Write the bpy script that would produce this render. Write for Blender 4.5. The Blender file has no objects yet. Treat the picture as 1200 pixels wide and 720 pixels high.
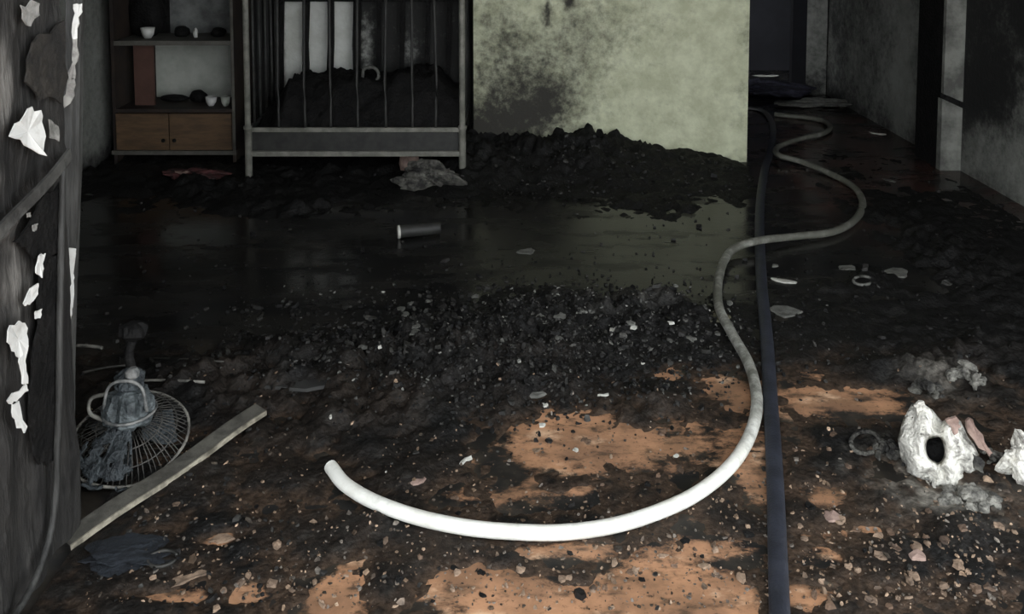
import bpy, bmesh, math, random
import numpy as np
from mathutils import Vector, Matrix

# ------------------------------------------------------------------ camera, sky, exposure
S = bpy.context.scene
C = S.collection
F, W, HH = 1000.0, 1200.0, 720.0
PITCH = math.radians(4.0)
SHIFT = -0.3225
CAM_Z = 1.5
cam = bpy.data.cameras.new('camera')
cam.sensor_width = 36.0
cam.lens = 36.0 * F / W
cam.shift_y = SHIFT
cam_o = bpy.data.objects.new('camera', cam)
C.objects.link(cam_o)
cam_o.location = (0, 0, CAM_Z)
cam_o.rotation_euler = (math.pi / 2 - PITCH, 0, 0)
S.camera = cam_o

world = bpy.data.worlds.new('overcast_sky')
S.world = world
world.use_nodes = True
wn = world.node_tree.nodes
wn['Background'].inputs[0].default_value = (0.93, 0.97, 1.0, 1)
wn['Background'].inputs[1].default_value = 1.0

S.view_settings.view_transform = 'Standard'
S.view_settings.look = 'None'
S.view_settings.gamma = 1.0
S.view_settings.use_curve_mapping = False
S.view_settings.exposure = 1.9

# ------------------------------------------------------------------ pixel helpers
def ray(px, py):
    xc = (px - W / 2) / F
    yc = (HH / 2 - py) / F + SHIFT * W / F
    cp, sp = math.cos(PITCH), math.sin(PITCH)
    return Vector((xc, cp + yc * sp, -sp + yc * cp))
CAM = Vector((0, 0, CAM_Z))
def onz(px, py, z=0.0):
    d = ray(px, py); return CAM + d * ((z - CAM_Z) / d.z)
def ony(px, py, Y):
    d = ray(px, py); return CAM + d * (Y / d.y)
def onx(px, py, X):
    d = ray(px, py); return CAM + d * (X / d.x)

# ------------------------------------------------------------------ noise
def vnoise(x, y, s=0.0):
    xi, yi = np.floor(x), np.floor(y)
    fx, fy = x - xi, y - yi
    fx = fx * fx * (3 - 2 * fx); fy = fy * fy * (3 - 2 * fy)
    def h(a, b):
        v = np.sin(a * 127.1 + b * 311.7 + s * 74.7) * 43758.5453
        return v - np.floor(v)
    a = h(xi, yi) * (1 - fx) + h(xi + 1, yi) * fx
    b = h(xi, yi + 1) * (1 - fx) + h(xi + 1, yi + 1) * fx
    return (a * (1 - fy) + b * fy) * 2 - 1
def fbm(x, y, s=0.0, o=4):
    t, a = 0.0, 0.55
    for k in range(o):
        t = t + a * vnoise(x * 2.03 ** k + 17.3 * k, y * 2.03 ** k - 9.1 * k, s + k); a *= 0.5
    return t
def sstep(a, b, x):
    t = np.clip((x - a) / (b - a), 0, 1); return t * t * (3 - 2 * t)

# ------------------------------------------------------------------ materials
def mat(name, c1, c2=None, rough=0.7, scale=8.0, bump=0.0, bump_scale=40.0, spec=0.5, metal=0.0,
        stretch=(1, 1, 1), lo=0.4, hi=0.62, detail=6.0, attr=None, c3=None, coat=0.0):
    """noise mix of c1 and c2; an attribute 'attr' (0..1) mixes towards c3 with a ragged edge"""
    m = bpy.data.materials.new(name); m.use_nodes = True
    nt = m.node_tree; N = nt.nodes; L = nt.links
    b = N['Principled BSDF']
    b.inputs['Roughness'].default_value = rough
    b.inputs['Metallic'].default_value = metal
    b.inputs['Specular IOR Level'].default_value = spec
    b.inputs['Coat Weight'].default_value = coat
    tc = N.new('ShaderNodeTexCoord'); mp = N.new('ShaderNodeMapping')
    mp.inputs['Scale'].default_value = stretch
    L.new(tc.outputs['Object'], mp.inputs['Vector'])
    col = None
    if c2 is not None:
        no = N.new('ShaderNodeTexNoise'); no.inputs['Scale'].default_value = scale
        no.inputs['Detail'].default_value = detail; no.inputs['Roughness'].default_value = 0.65
        L.new(mp.outputs[0], no.inputs['Vector'])
        mr = N.new('ShaderNodeMapRange'); mr.inputs[1].default_value = lo; mr.inputs[2].default_value = hi
        L.new(no.outputs[0], mr.inputs[0])
        mx = N.new('ShaderNodeMix'); mx.data_type = 'RGBA'
        mx.inputs[6].default_value = (*c1, 1); mx.inputs[7].default_value = (*c2, 1)
        L.new(mr.outputs[0], mx.inputs[0]); col = mx.outputs[2]
    else:
        rgb = N.new('ShaderNodeRGB'); rgb.outputs[0].default_value = (*c1, 1); col = rgb.outputs[0]
    if attr:
        at = N.new('ShaderNodeAttribute'); at.attribute_name = attr
        n2 = N.new('ShaderNodeTexNoise'); n2.inputs['Scale'].default_value = 22; n2.inputs['Detail'].default_value = 8
        n2.inputs['Roughness'].default_value = 0.7
        L.new(mp.outputs[0], n2.inputs['Vector'])
        ma = N.new('ShaderNodeMath'); ma.operation = 'MULTIPLY_ADD'
        L.new(n2.outputs[0], ma.inputs[0]); ma.inputs[1].default_value = 1.1
        sb = N.new('ShaderNodeMath'); sb.operation = 'SUBTRACT'
        L.new(at.outputs['Fac'], sb.inputs[0]); sb.inputs[1].default_value = 0.55
        L.new(sb.outputs[0], ma.inputs[2])
        mk = N.new('ShaderNodeMapRange'); mk.inputs[1].default_value = 0.08; mk.inputs[2].default_value = 0.92
        mk.interpolation_type = 'SMOOTHSTEP'
        L.new(ma.outputs[0], mk.inputs[0])
        mx2 = N.new('ShaderNodeMix'); mx2.data_type = 'RGBA'
        L.new(mk.outputs[0], mx2.inputs[0]); L.new(col, mx2.inputs[6]); mx2.inputs[7].default_value = (*c3, 1)
        col = mx2.outputs[2]
    L.new(col, b.inputs['Base Color'])
    if bump:
        nb = N.new('ShaderNodeTexNoise'); nb.inputs['Scale'].default_value = bump_scale; nb.inputs['Detail'].default_value = 5
        L.new(mp.outputs[0], nb.inputs['Vector'])
        bp = N.new('ShaderNodeBump'); bp.inputs['Strength'].default_value = bump; bp.inputs['Distance'].default_value = 0.02
        L.new(nb.outputs[0], bp.inputs['Height']); L.new(bp.outputs[0], b.inputs['Normal'])
    return m

M = {}
M['soot_wall'] = mat('sooty_plaster', (0.030, 0.030, 0.027), (0.07, 0.07, 0.064), 0.85, 5, 0.3, attr='soot', c3=(0.006, 0.006, 0.006))
M['pale_wall'] = mat('cream_plaster', (0.47, 0.485, 0.33), (0.64, 0.66, 0.475), 0.8, 7, 0.25, 60, attr='soot', c3=(0.030, 0.028, 0.022))
M['grey_wall'] = mat('grey_plaster', (0.20, 0.205, 0.185), (0.28, 0.285, 0.26), 0.8, 4, 0.25, attr='soot', c3=(0.010, 0.010, 0.010))
M['ceiling'] = mat('sooty_ceiling', (0.02, 0.02, 0.02), (0.04, 0.04, 0.038), 0.9, 4)
M['porch'] = mat('porch_boards', (0.30, 0.29, 0.27), (0.22, 0.21, 0.2), 0.8, 4)
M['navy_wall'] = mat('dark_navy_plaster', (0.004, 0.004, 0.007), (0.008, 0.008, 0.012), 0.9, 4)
M['char'] = mat('charred', (0.004, 0.004, 0.004), (0.011, 0.0105, 0.010), 0.75, 14, 0.6, 60, spec=0.2)
M['char_metal'] = mat('burnt_metal', (0.12, 0.12, 0.10), (0.22, 0.215, 0.185), 0.6, 12, 0.2, 90, spec=0.4)
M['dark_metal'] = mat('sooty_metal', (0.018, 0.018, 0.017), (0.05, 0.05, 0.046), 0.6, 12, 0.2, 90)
M['post'] = mat('scorched_frame', (0.018, 0.018, 0.017), (0.060, 0.060, 0.056), 0.65, 18, 0.4, 70, stretch=(1, 1, 0.15))
M['leaf'] = mat('scorched_door', (0.006, 0.0055, 0.005), (0.026, 0.024, 0.0215), 0.8, 14, 0.7, 50, stretch=(1, 1, 0.25), attr='soot', c3=(0.19, 0.18, 0.165))
M['flake'] = mat('white_paint_flake', (0.75, 0.75, 0.72), (0.55, 0.54, 0.5), 0.6, 30, lo=0.5, hi=0.75)
M['flake_grey'] = mat('grey_paint_flake', (0.32, 0.31, 0.29), (0.12, 0.12, 0.11), 0.7, 30)
M['wood'] = mat('scorched_brown_wood', (0.13, 0.078, 0.040), (0.075, 0.046, 0.026), 0.6, 7, 0.2, 60, stretch=(1, 1, 5))
M['wood_dark'] = mat('dark_burnt_wood', (0.030, 0.020, 0.014), (0.014, 0.010, 0.009), 0.7, 8)
M['wood_red'] = mat('red_brown_board', (0.11, 0.055, 0.042), (0.08, 0.04, 0.03), 0.6, 6)
M['edge_strip'] = mat('greyed_wood_edge', (0.12, 0.115, 0.10), (0.07, 0.066, 0.055), 0.7, 10)
M['panel'] = mat('dull_white_panel', (0.50, 0.52, 0.47), (0.36, 0.375, 0.33), 0.7, 5)
M['ceramic'] = mat('white_ceramic', (0.7, 0.7, 0.67), (0.5, 0.5, 0.48), 0.35, 8)
M['hose_white'] = mat('white_hose', (0.86, 0.86, 0.80), (0.74, 0.73, 0.66), 0.55, 14, 0.12, 200, attr='soot', c3=(0.10, 0.10, 0.082))
M['hose_navy'] = mat('dark_navy_hose', (0.012, 0.014, 0.021), (0.023, 0.026, 0.038), 0.6, 16, 0.15, 160, attr='soot', c3=(0.12, 0.12, 0.12))
M['bar'] = mat('grey_angle_iron', (0.10, 0.095, 0.08), (0.05, 0.047, 0.04), 0.65, 20, 0.2, 90)
M['bar_edge'] = mat('worn_bright_edge', (0.42, 0.38, 0.30), (0.10, 0.09, 0.07), 0.5, 18)
M['fan_blue'] = mat('ash_blue_metal', (0.020, 0.026, 0.029), (0.13, 0.15, 0.155), 0.6, 22, 0.5, 80)
M['fan_wire'] = mat('grey_wire', (0.065, 0.062, 0.055), (0.018, 0.018, 0.016), 0.6, 20)
M['fan_light'] = mat('pale_wire_rim', (0.26, 0.25, 0.22), (0.06, 0.058, 0.052), 0.6, 20)
M['ash_white'] = mat('white_ash', (0.80, 0.78, 0.71), (0.12, 0.11, 0.095), 0.8, 24, 0.9, 60, lo=0.50, hi=0.68, detail=9)
M['ash_grey'] = mat('grey_ash', (0.15, 0.145, 0.125), (0.018, 0.017, 0.016), 0.85, 16, 1.0, 70, lo=0.36, hi=0.60)
M['ash_pale'] = mat('pale_grey_ash', (0.30, 0.29, 0.255), (0.05, 0.048, 0.043), 0.85, 30, 1.0, 70, lo=0.38, hi=0.62)
M['frag_white'] = mat('pale_fragment', (0.55, 0.55, 0.50), (0.38, 0.37, 0.33), 0.7, 20)
M['frag_grey'] = mat('grey_fragment', (0.15, 0.15, 0.135), (0.07, 0.07, 0.062), 0.75, 20, 0.4)
M['frag_tan'] = mat('tan_fragment', (0.30, 0.21, 0.145), (0.10, 0.07, 0.05), 0.75, 18, 0.4)
M['frag_brown'] = mat('brown_fragment', (0.16, 0.10, 0.065), (0.05, 0.034, 0.024), 0.7, 20, 0.4)
M['frag_pink'] = mat('pinkish_fragment', (0.34, 0.24, 0.20), (0.18, 0.12, 0.10), 0.75, 18)
M['cloth_red'] = mat('scorched_red_cloth', (0.10, 0.030, 0.030), (0.03, 0.015, 0.014), 0.9, 14)
M['rag'] = mat('charred_blue_rag', (0.006, 0.008, 0.012), (0.016, 0.021, 0.028), 0.9, 14, 0.5)
M['cloth_blue'] = mat('dark_blue_cloth', (0.010, 0.010, 0.022), (0.035, 0.035, 0.055), 0.9, 14, 0.5)

# floor: soot film over orange tile; wet and glossy where the soot film is
def floor_material():
    m = bpy.data.materials.new('wet_sooty_floor'); m.use_nodes = True
    nt = m.node_tree; N = nt.nodes; L = nt.links; b = N['Principled BSDF']
    tc = N.new('ShaderNodeTexCoord')
    def noise(scale, det=7, rough=0.65, sc=(1, 1, 1)):
        mp = N.new('ShaderNodeMapping'); mp.inputs['Scale'].default_value = sc
        L.new(tc.outputs['Object'], mp.inputs[0])
        n = N.new('ShaderNodeTexNoise'); n.inputs['Scale'].default_value = scale
        n.inputs['Detail'].default_value = det; n.inputs['Roughness'].default_value = rough
        L.new(mp.outputs[0], n.inputs['Vector']); return n.outputs[0]
    def rng(v, a, b_, c=0.0, d=1.0):
        r = N.new('ShaderNodeMapRange'); r.inputs[1].default_value = a; r.inputs[2].default_value = b_
        r.inputs[3].default_value = c; r.inputs[4].default_value = d
        r.interpolation_type = 'SMOOTHSTEP'; L.new(v, r.inputs[0]); return r.outputs[0]
    def mix(f, a, c):
        x = N.new('ShaderNodeMix'); x.data_type = 'RGBA'; L.new(f, x.inputs[0])
        for i, v in ((6, a), (7, c)):
            if isinstance(v, tuple): x.inputs[i].default_value = (*v, 1)
            else: L.new(v, x.inputs[i])
        return x.outputs[2]
    at = N.new('ShaderNodeAttribute'); at.attribute_name = 'orange'
    av = N.new('ShaderNodeAttribute'); av.attribute_name = 'soot'
    n1 = noise(8, 9, 0.72, (0.8, 1.25, 1))
    ma = N.new('ShaderNodeMath'); ma.operation = 'MULTIPLY_ADD'
    L.new(n1, ma.inputs[0]); ma.inputs[1].default_value = 2.2
    sb = N.new('ShaderNodeMath'); sb.operation = 'SUBTRACT'; L.new(at.outputs['Fac'], sb.inputs[0]); sb.inputs[1].default_value = 1.10
    L.new(sb.outputs[0], ma.inputs[2])
    f = rng(ma.outputs[0], 0.30, 0.62)
    tile = mix(rng(noise(5), 0.35, 0.65), (0.48, 0.255, 0.140), (0.24, 0.132, 0.076))
    tile = mix(rng(noise(7, sc=(0.7, 1.3, 1)), 0.55, 0.70), tile, (0.68, 0.45, 0.29))
    tile = mix(rng(noise(16, sc=(0.6, 1.3, 1)), 0.50, 0.68), tile, (0.080, 0.052, 0.034))
    tile = mix(rng(noise(60), 0.55, 0.72), tile, (0.045, 0.032, 0.024))
    film = mix(rng(noise(6), 0.40, 0.66), (0.010, 0.0095, 0.009), (0.036, 0.030, 0.023))
    film = mix(rng(noise(30), 0.58, 0.72), film, (0.075, 0.055, 0.038))
    dark = mix(rng(noise(5, sc=(0.5, 1.6, 1)), 0.42, 0.62), (0.008, 0.008, 0.008), (0.018, 0.017, 0.015))
    film = mix(av.outputs['Fac'], film, dark)
    ar = N.new('ShaderNodeAttribute'); ar.attribute_name = 'red'
    redm = N.new('ShaderNodeMath'); redm.operation = 'MULTIPLY'
    L.new(ar.outputs['Fac'], redm.inputs[0]); L.new(rng(noise(5), 0.38, 0.6), redm.inputs[1])
    film = mix(redm.outputs[0], film, (0.050, 0.026, 0.021))
    L.new(mix(f, film, tile), b.inputs['Base Color'])
    rr = N.new('ShaderNodeMath'); rr.operation = 'ADD'
    L.new(rng(noise(4, sc=(0.6, 1.5, 1)), 0.42, 0.66, 0.07, 0.44), rr.inputs[0])
    inv = N.new('ShaderNodeMath'); inv.operation = 'MULTIPLY_ADD'
    L.new(av.outputs['Fac'], inv.inputs[0]); inv.inputs[1].default_value = -0.4; inv.inputs[2].default_value = 0.4
    L.new(inv.outputs[0], rr.inputs[1])
    L.new(rr.outputs[0], b.inputs['Roughness'])
    b.inputs['Specular IOR Level'].default_value = 0.30
    bp = N.new('ShaderNodeBump'); bp.inputs['Strength'].default_value = 0.06; bp.inputs['Distance'].default_value = 0.01
    L.new(noise(26), bp.inputs['Height']); L.new(bp.outputs[0], b.inputs['Normal'])
    return m
M['floor'] = floor_material()

def attr_mat(name, rough=0.7, spec=0.4, bump=0.5):
    m = bpy.data.materials.new(name); m.use_nodes = True
    nt = m.node_tree; N = nt.nodes; L = nt.links; b = N['Principled BSDF']
    a = N.new('ShaderNodeAttribute'); a.attribute_name = 'tint'
    tc = N.new('ShaderNodeTexCoord'); n = N.new('ShaderNodeTexNoise'); n.inputs['Scale'].default_value = 70
    n.inputs['Detail'].default_value = 5
    L.new(tc.outputs['Object'], n.inputs['Vector'])
    mr = N.new('ShaderNodeMapRange'); mr.inputs[1].default_value = 0.35; mr.inputs[2].default_value = 0.65
    mr.inputs[3].default_value = 0.55; mr.inputs[4].default_value = 1.4
    L.new(n.outputs[0], mr.inputs[0])
    mx = N.new('ShaderNodeVectorMath'); mx.operation = 'SCALE'
    L.new(a.outputs['Color'], mx.inputs[0]); L.new(mr.outputs[0], mx.inputs['Scale'])
    L.new(mx.outputs[0], b.inputs['Base Color'])
    b.inputs['Roughness'].default_value = rough; b.inputs['Specular IOR Level'].default_value = spec
    bp = N.new('ShaderNodeBump'); bp.inputs['Strength'].default_value = bump; bp.inputs['Distance'].default_value = 0.01
    L.new(n.outputs[0], bp.inputs['Height']); L.new(bp.outputs[0], b.inputs['Normal'])
    return m
M['ash_tint'] = attr_mat('wet_ash', 0.65, 0.22, 0.7)
M['chip_tint'] = attr_mat('burnt_chips', 0.6, 0.3, 0.3)

# ------------------------------------------------------------------ object helpers
def link(o, parent=None, **props):
    C.objects.link(o)
    if parent is not None: o.parent = parent
    for k, v in props.items(): o[k] = v
    return o
def mesh_obj(name, verts, faces, m, parent=None, smooth=False, **props):
    me = bpy.data.meshes.new(name); me.from_pydata([tuple(v) for v in verts], [], faces); me.update()
    if m is not None: me.materials.append(m)
    if smooth: me.polygons.foreach_set('use_smooth', [True] * len(me.polygons))
    return link(bpy.data.objects.new(name, me), parent, **props)
def bm_obj(name, bm, m, parent=None, smooth=False, **props):
    me = bpy.data.meshes.new(name); bmesh.ops.recalc_face_normals(bm, faces=bm.faces[:]); bm.to_mesh(me); bm.free()
    me.materials.append(m)
    if smooth: me.polygons.foreach_set('use_smooth', [True] * len(me.polygons))
    return link(bpy.data.objects.new(name, me), parent, **props)
def empty(name, loc, label, cat, group=None):
    o = bpy.data.objects.new(name, None); o.empty_display_size = 0.1; o.location = loc
    link(o, None, label=label, category=cat)
    if group: o['group'] = group
    return o
def part(o, t):      # shapes are written in world space; move them under a root that has only a location
    o.parent = t; o.matrix_parent_inverse = Matrix.Translation(-Vector(t.location)); return o
def setattr_f(o, name, vals):
    a = o.data.attributes.new(name, 'FLOAT', 'POINT'); a.data.foreach_set('value', np.asarray(vals, dtype=np.float32).ravel())
def setattr_c(o, name, cols):
    a = o.data.attributes.new(name, 'FLOAT_COLOR', 'POINT')
    a.data.foreach_set('color', np.asarray(cols, dtype=np.float32).ravel())
def bm_box(bm, x0, x1, y0, y1, z0, z1, bev=0.0):
    r = bmesh.ops.create_cube(bm, size=1.0)
    vs = r['verts']
    for v in vs:
        v.co = Vector(((x0 + x1) / 2 + v.co.x * (x1 - x0), (y0 + y1) / 2 + v.co.y * (y1 - y0), (z0 + z1) / 2 + v.co.z * (z1 - z0)))
    if bev:
        es = list({e for v in vs for e in v.link_edges})
        bmesh.ops.bevel(bm, geom=es, offset=bev, segments=2, affect='EDGES', profile=0.6)
def box(name, x0, x1, y0, y1, z0, z1, m, parent=None, bev=0.0, **props):
    bm = bmesh.new(); bm_box(bm, x0, x1, y0, y1, z0, z1, bev)
    o = bm_obj(name, bm, m, None, **props)
    if parent is not None: part(o, parent)
    return o
def catmull(pts, n=8):
    P = [Vector(p) for p in pts]; P = [P[0] * 2 - P[1]] + P + [P[-1] * 2 - P[-2]]
    out = []
    for i in range(1, len(P) - 2):
        p0, p1, p2, p3 = P[i - 1], P[i], P[i + 1], P[i + 2]
        for k in range(n):
            t = k / n
            out.append(0.5 * ((2 * p1) + (p2 - p0) * t + (2 * p0 - 5 * p1 + 4 * p2 - p3) * t * t + (3 * p1 - p0 - 3 * p2 + p3) * t ** 3))
    out.append(P[-2]); return out
def tube_data(path, rad, seg=10, flat=1.0, cap=True):
    vs, fs = [], []
    n = len(path)
    up = Vector((0, 0, 1))
    for i, p in enumerate(path):
        t = (path[min(i + 1, n - 1)] - path[max(i - 1, 0)]).normalized()
        s = t.cross(up)
        if s.length < 1e-3: s = t.cross(Vector((0, 1, 0)))
        s.normalize(); u = s.cross(t).normalized()
        r = rad(i / (n - 1)) if callable(rad) else rad
        for k in range(seg):
            a = 2 * math.pi * k / seg
            vs.append(p + s * (math.cos(a) * r) + u * (math.sin(a) * r * flat))
    for i in range(n - 1):
        for k in range(seg):
            k2 = (k + 1) % seg
            fs.append((i * seg + k, i * seg + k2, (i + 1) * seg + k2, (i + 1) * seg + k))
    if cap:
        fs.append(tuple(range(seg - 1, -1, -1))); fs.append(tuple((n - 1) * seg + k for k in range(seg)))
    return vs, fs
def tube(name, path, rad, m, parent=None, seg=10, flat=1.0, cap=True, **props):
    vs, fs = tube_data(path, rad, seg, flat, cap)
    o = mesh_obj(name, vs, fs, m, None, True, **props)
    if parent is not None: part(o, parent)
    return o
def grid_wall(name, A, B, C_, m, nu, nv, soot_or_light=None, disp=None, kind='structure'):
    """rectangle A + u(B-A) + v(C-A); soot(u_m, v_m, pts) gives the stain attribute"""
    A, B, C_ = (np.array(v, float) for v in (A, B, C_))
    u, v = np.meshgrid(np.linspace(0, 1, nu + 1), np.linspace(0, 1, nv + 1))
    P = A + u[..., None] * (B - A) + v[..., None] * (C_ - A)
    if disp is not None: P = P + disp(P)
    P = P.reshape(-1, 3)
    fs = [(j * (nu + 1) + i, j * (nu + 1) + i + 1, (j + 1) * (nu + 1) + i + 1, (j + 1) * (nu + 1) + i) for j in range(nv) for i in range(nu)]
    o = mesh_obj(name, P.tolist(), fs, m)
    if kind: o['kind'] = kind
    setattr_f(o, 'soot', np.clip(soot_or_light(P), 0, 1) if soot_or_light is not None else np.zeros(len(P)))
    return o
def blobs_z(lst):
    """(px, py, rx, ry, amount) ellipses on the floor -> world (x, y, rx, ry, amount)"""
    out = []
    for px, py, rx, ry, a in lst:
        c = onz(px, py); dx = abs(onz(px + rx, py).x - c.x); dy = abs(onz(px, py - ry).y - onz(px, py + ry).y) / 2
        out.append((c.x, c.y, dx, dy, a))
    return out
def blobsum(x, y, B):
    t = np.zeros_like(x)
    for cx, cy, rx, ry, a in B: t = t + a * np.exp(-(((x - cx) / rx) ** 2 + ((y - cy) / ry) ** 2))
    return t

# ------------------------------------------------------------------ the room
XL, XR, YF, YB, YP, ZC = -2.5, 2.66, 2.03, 5.45, 5.15, 2.6
XP0, XP1 = -0.235, onz(880, 195).x
YE, YN = 7.15, 8.3

ORANGE = blobs_z([
    (690, 520, 100, 40, 1.1), (640, 500, 45, 25, 0.5), (760, 445, 55, 22, 0.8), (860, 470, 40, 26, 0.5), (970, 465, 85, 26, 0.72), (1030, 470, 40, 16, 0.4),
    (850, 520, 60, 24, 0.35), (600, 585, 90, 20, 0.45), (400, 692, 36, 34, 0.9), (440, 650, 40, 18, 0.5), (570, 690, 62, 44, 1.2), (770, 692, 75, 40, 1.3), (850, 705, 40, 30, 0.7), (690, 710, 60, 20, 0.8),
    (256, 632, 26, 10, 0.9), (290, 695, 24, 14, 0.7), (890, 570, 26, 36, 0.7), (970, 582, 34, 16, 0.7), (1010, 625, 60, 14, 0.6), (1060, 600, 40, 16, 0.35),
    (965, 650, 40, 14, 0.6), (940, 700, 30, 20, 0.6), (1040, 690, 40, 12, 0.4), (190, 700, 60, 8, 0.7), (660, 645, 60, 10, 0.8), (840, 640, 50, 14, 0.5)])
HEAP = blobs_z([   # amount in metres of height
    (560, 440, 150, 50, 0.035), (690, 372, 110, 26, 0.055), (780, 372, 60, 18, 0.035), (520, 420, 120, 36, 0.035), (430, 490, 90, 40, 0.025),
    (470, 400, 150, 20, 0.02), (190, 460, 130, 45, 0.03), (320, 440, 90, 40, 0.03), (760, 480, 45, 18, 0.022), (230, 560, 90, 40, 0.012), (430, 620, 30, 15, 0.010),
    (370, 245, 80, 8, 0.035), (250, 222, 110, 10, 0.04), (590, 660, 30, 14, 0.012), (1120, 300, 70, 60, 0.04), (1130, 420, 90, 40, 0.03),
    (1000, 330, 60, 18, 0.03), (1020, 520, 50, 24, 0.018), (1130, 640, 80, 50, 0.012), (500, 560, 80, 14, 0.012),
    (1080, 440, 60, 14, 0.03), (880, 415, 60, 14, 0.012), (700, 250, 120, 14, 0.014), (800, 240, 70, 10, 0.02)])
BACKHEAP = []
for px, z in ((555, 0.15), (600, 0.16), (640, 0.17), (672, 0.19), (690, 0.235), (702, 0.20), (718, 0.175), (735, 0.14), (765, 0.105), (800, 0.07), (840, 0.045), (880, 0.02)):
    BACKHEAP.append(((px - 600) / F * 5.08, 5.06, 0, 0, z))

def ash_h(x, y):
    x = np.asarray(x, float); y = np.asarray(y, float)
    n = fbm(x * 2.6, y * 2.6, 1); n2 = fbm(x * 11, y * 11, 5); n3 = fbm(x * 42, y * 42, 9, 3)
    h = 0.004 + 0.008 * n + 0.013 * n2 + 0.007 * n3
    ws = 0.45 * (1 - sstep(-0.7, 0.0, x)); wet = sstep(3.15 - ws, 3.5 - ws, y + 0.2 * n) * (1 - sstep(4.1, 4.7, y + 0.4 * n + 0.15 * n2)) * sstep(-2.6, -2.3, x + 0.1 * n2) * (1 - sstep(1.75, 1.95, x + 0.1 * n2))
    h = h - 0.026 * wet
    h = h - 0.019 * np.clip(blobsum(x, y, ORANGE) * 1.25 - 0.15, 0, 1)
    corr = sstep(1.1, 1.5, x) * sstep(4.2, 4.9, y)
    h = h - 0.012 * corr
    hp = blobsum(x, y, HEAP)
    h = h + hp * (1 + 0.9 * n2 + 0.5 * n3)
    prof = np.interp(x, [b[0] for b in BACKHEAP], [b[4] for b in BACKHEAP])
    prof = prof * sstep(-0.55, -0.2, x) * (1 - sstep(1.25, 1.46, x))
    bh = prof * np.exp(-((y - 5.08) / 0.36) ** 2)
    h = h + bh * (1 + 0.28 * n2 + 0.20 * n3)
    h = h + 0.03 * sstep(4.6, 4.9, y) * (1 - sstep(-0.3, 0.1, x)) * (1 + n2)
    return h
def ground(x, y):
    return max(0.0, float(ash_h(np.array([x]), np.array([y]))[0]))

# floor
def build_floor():
    xs = np.linspace(-3.2, 3.4, 265); ys = np.concatenate([np.linspace(-1.5, 1.5, 20)[:-1], np.linspace(1.5, 5.3, 160)[:-1], np.linspace(5.3, YN, 40)])
    X, Y = np.meshgrid(xs, ys); nu = len(xs)
    P = np.stack([X, Y, np.zeros_like(X)], -1).reshape(-1, 3)
    fs = [(j * nu + i, j * nu + i + 1, (j + 1) * nu + i + 1, (j + 1) * nu + i) for j in range(len(ys) - 1) for i in range(nu - 1)]
    o = mesh_obj('floor', P.tolist(), fs, M['floor'], kind='structure')
    x, y = P[:, 0], P[:, 1]
    n = fbm(x * 4, y * 4, 3)
    orange = np.clip(blobsum(x, y, ORANGE) * 1.0 + 0.02 + 0.25 * n, 0, 1.1) * (1 - sstep(2.75, 3.1, y))
    orange = np.where(y < 1.7, 0.6, orange)
    setattr_f(o, 'orange', orange)
    setattr_f(o, 'soot', sstep(2.7, 3.2, y + 0.3 * n))
    setattr_f(o, 'red', sstep(1.3, 1.7, x + 0.1 * n) * sstep(3.6, 4.4, y + 0.3 * n) * (1 - sstep(6.2, 6.9, y)))
    return o
build_floor()

# pale wall in the middle (front face of the jutting block) + its hidden faces
def pale_soot(P):
    x, z = P[:, 0], P[:, 2]
    px = 600 + x / YP * F
    n = fbm(x * 5, z * 5, 2); n2 = fbm(x * 22, z * 22, 6)
    py = -97 + (CAM_Z - z) / YP * F
    def g(cx, cy, rx, ry, a): return a * np.exp(-(((px - cx + 14 * n) / rx) ** 2 + ((py - cy + 14 * n) / ry) ** 2))
    s = g(590, 145, 72, 46, 0.60) + g(650, 130, 40, 34, 0.34) + g(560, 180, 70, 36, 0.30) + g(635, 85, 70, 60, 0.32) + g(690, 30, 55, 60, 0.31) + g(600, 60, 45, 50, 0.14) + g(560, 90, 60, 120, 0.16)
    s += g(636, 5, 3, 24, 0.6) + g(665, 0, 8, 10, 0.7) + g(570, 10, 30, 90, 0.16) + g(880, 60, 10, 90, 0.25) + g(780, 200, 130, 12, 0.5) + g(770, 20, 40, 40, 0.14)
    s += 0.22 * np.clip(n2, 0, 1) * np.clip((730 - px) / 150, 0, 1) + 0.10 * np.clip(n, 0, 1) + 0.05
    s += 0.5 * sstep(1.0, 1.9, z)
    return s
grid_wall('wall_partition', (XP0, YP, 0), (XP1, YP, 0), (XP0, YP, ZC), M['pale_wall'], 150, 200, pale_soot)
grid_wall('wall_partition_end', (XP1, YP, 0), (XP1, YE, 0), (XP1, YP, ZC), M['grey_wall'], 10, 10, lambda P: np.full(len(P), 0.5))
grid_wall('wall_partition_return', (XP0, YB + 0.1, 0), (XP0, YP, 0), (XP0, YB + 0.1, ZC), M['soot_wall'], 4, 10, lambda P: np.full(len(P), 0.5))
# back wall behind cot and shelf: pale only where something had covered it
def back_soot(P):
    x, z = P[:, 0], P[:, 2]; n = fbm(x * 6, z * 6, 4)
    px = 600 + x / YB * F; py = -97 + (CAM_Z - z) / YB * F
    clean = sstep(325, 337, px) * (1 - sstep(408, 416, px + 8 * n)) * sstep(-6, 4, py) + \
        0.42 * np.exp(-(((px - 428) / 9) ** 2 + ((py - 55) / 40) ** 2)) + 0.30 * np.exp(-(((px - 478) / 12) ** 2 + ((py - 60) / 22) ** 2))
    return 0.98 - 0.98 * np.clip(clean, 0, 1) - 0.10 * np.clip(n, 0, 1)
M['back_wall'] = mat('sooted_pale_plaster', (0.66, 0.67, 0.63), (0.54, 0.55, 0.50), 0.8, 6, 0.2, attr='soot', c3=(0.014, 0.014, 0.013))
grid_wall('wall_back', (XL, YB, 0), (XP0, YB, 0), (XL, YB, ZC), M['back_wall'], 180, 100, back_soot)
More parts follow.
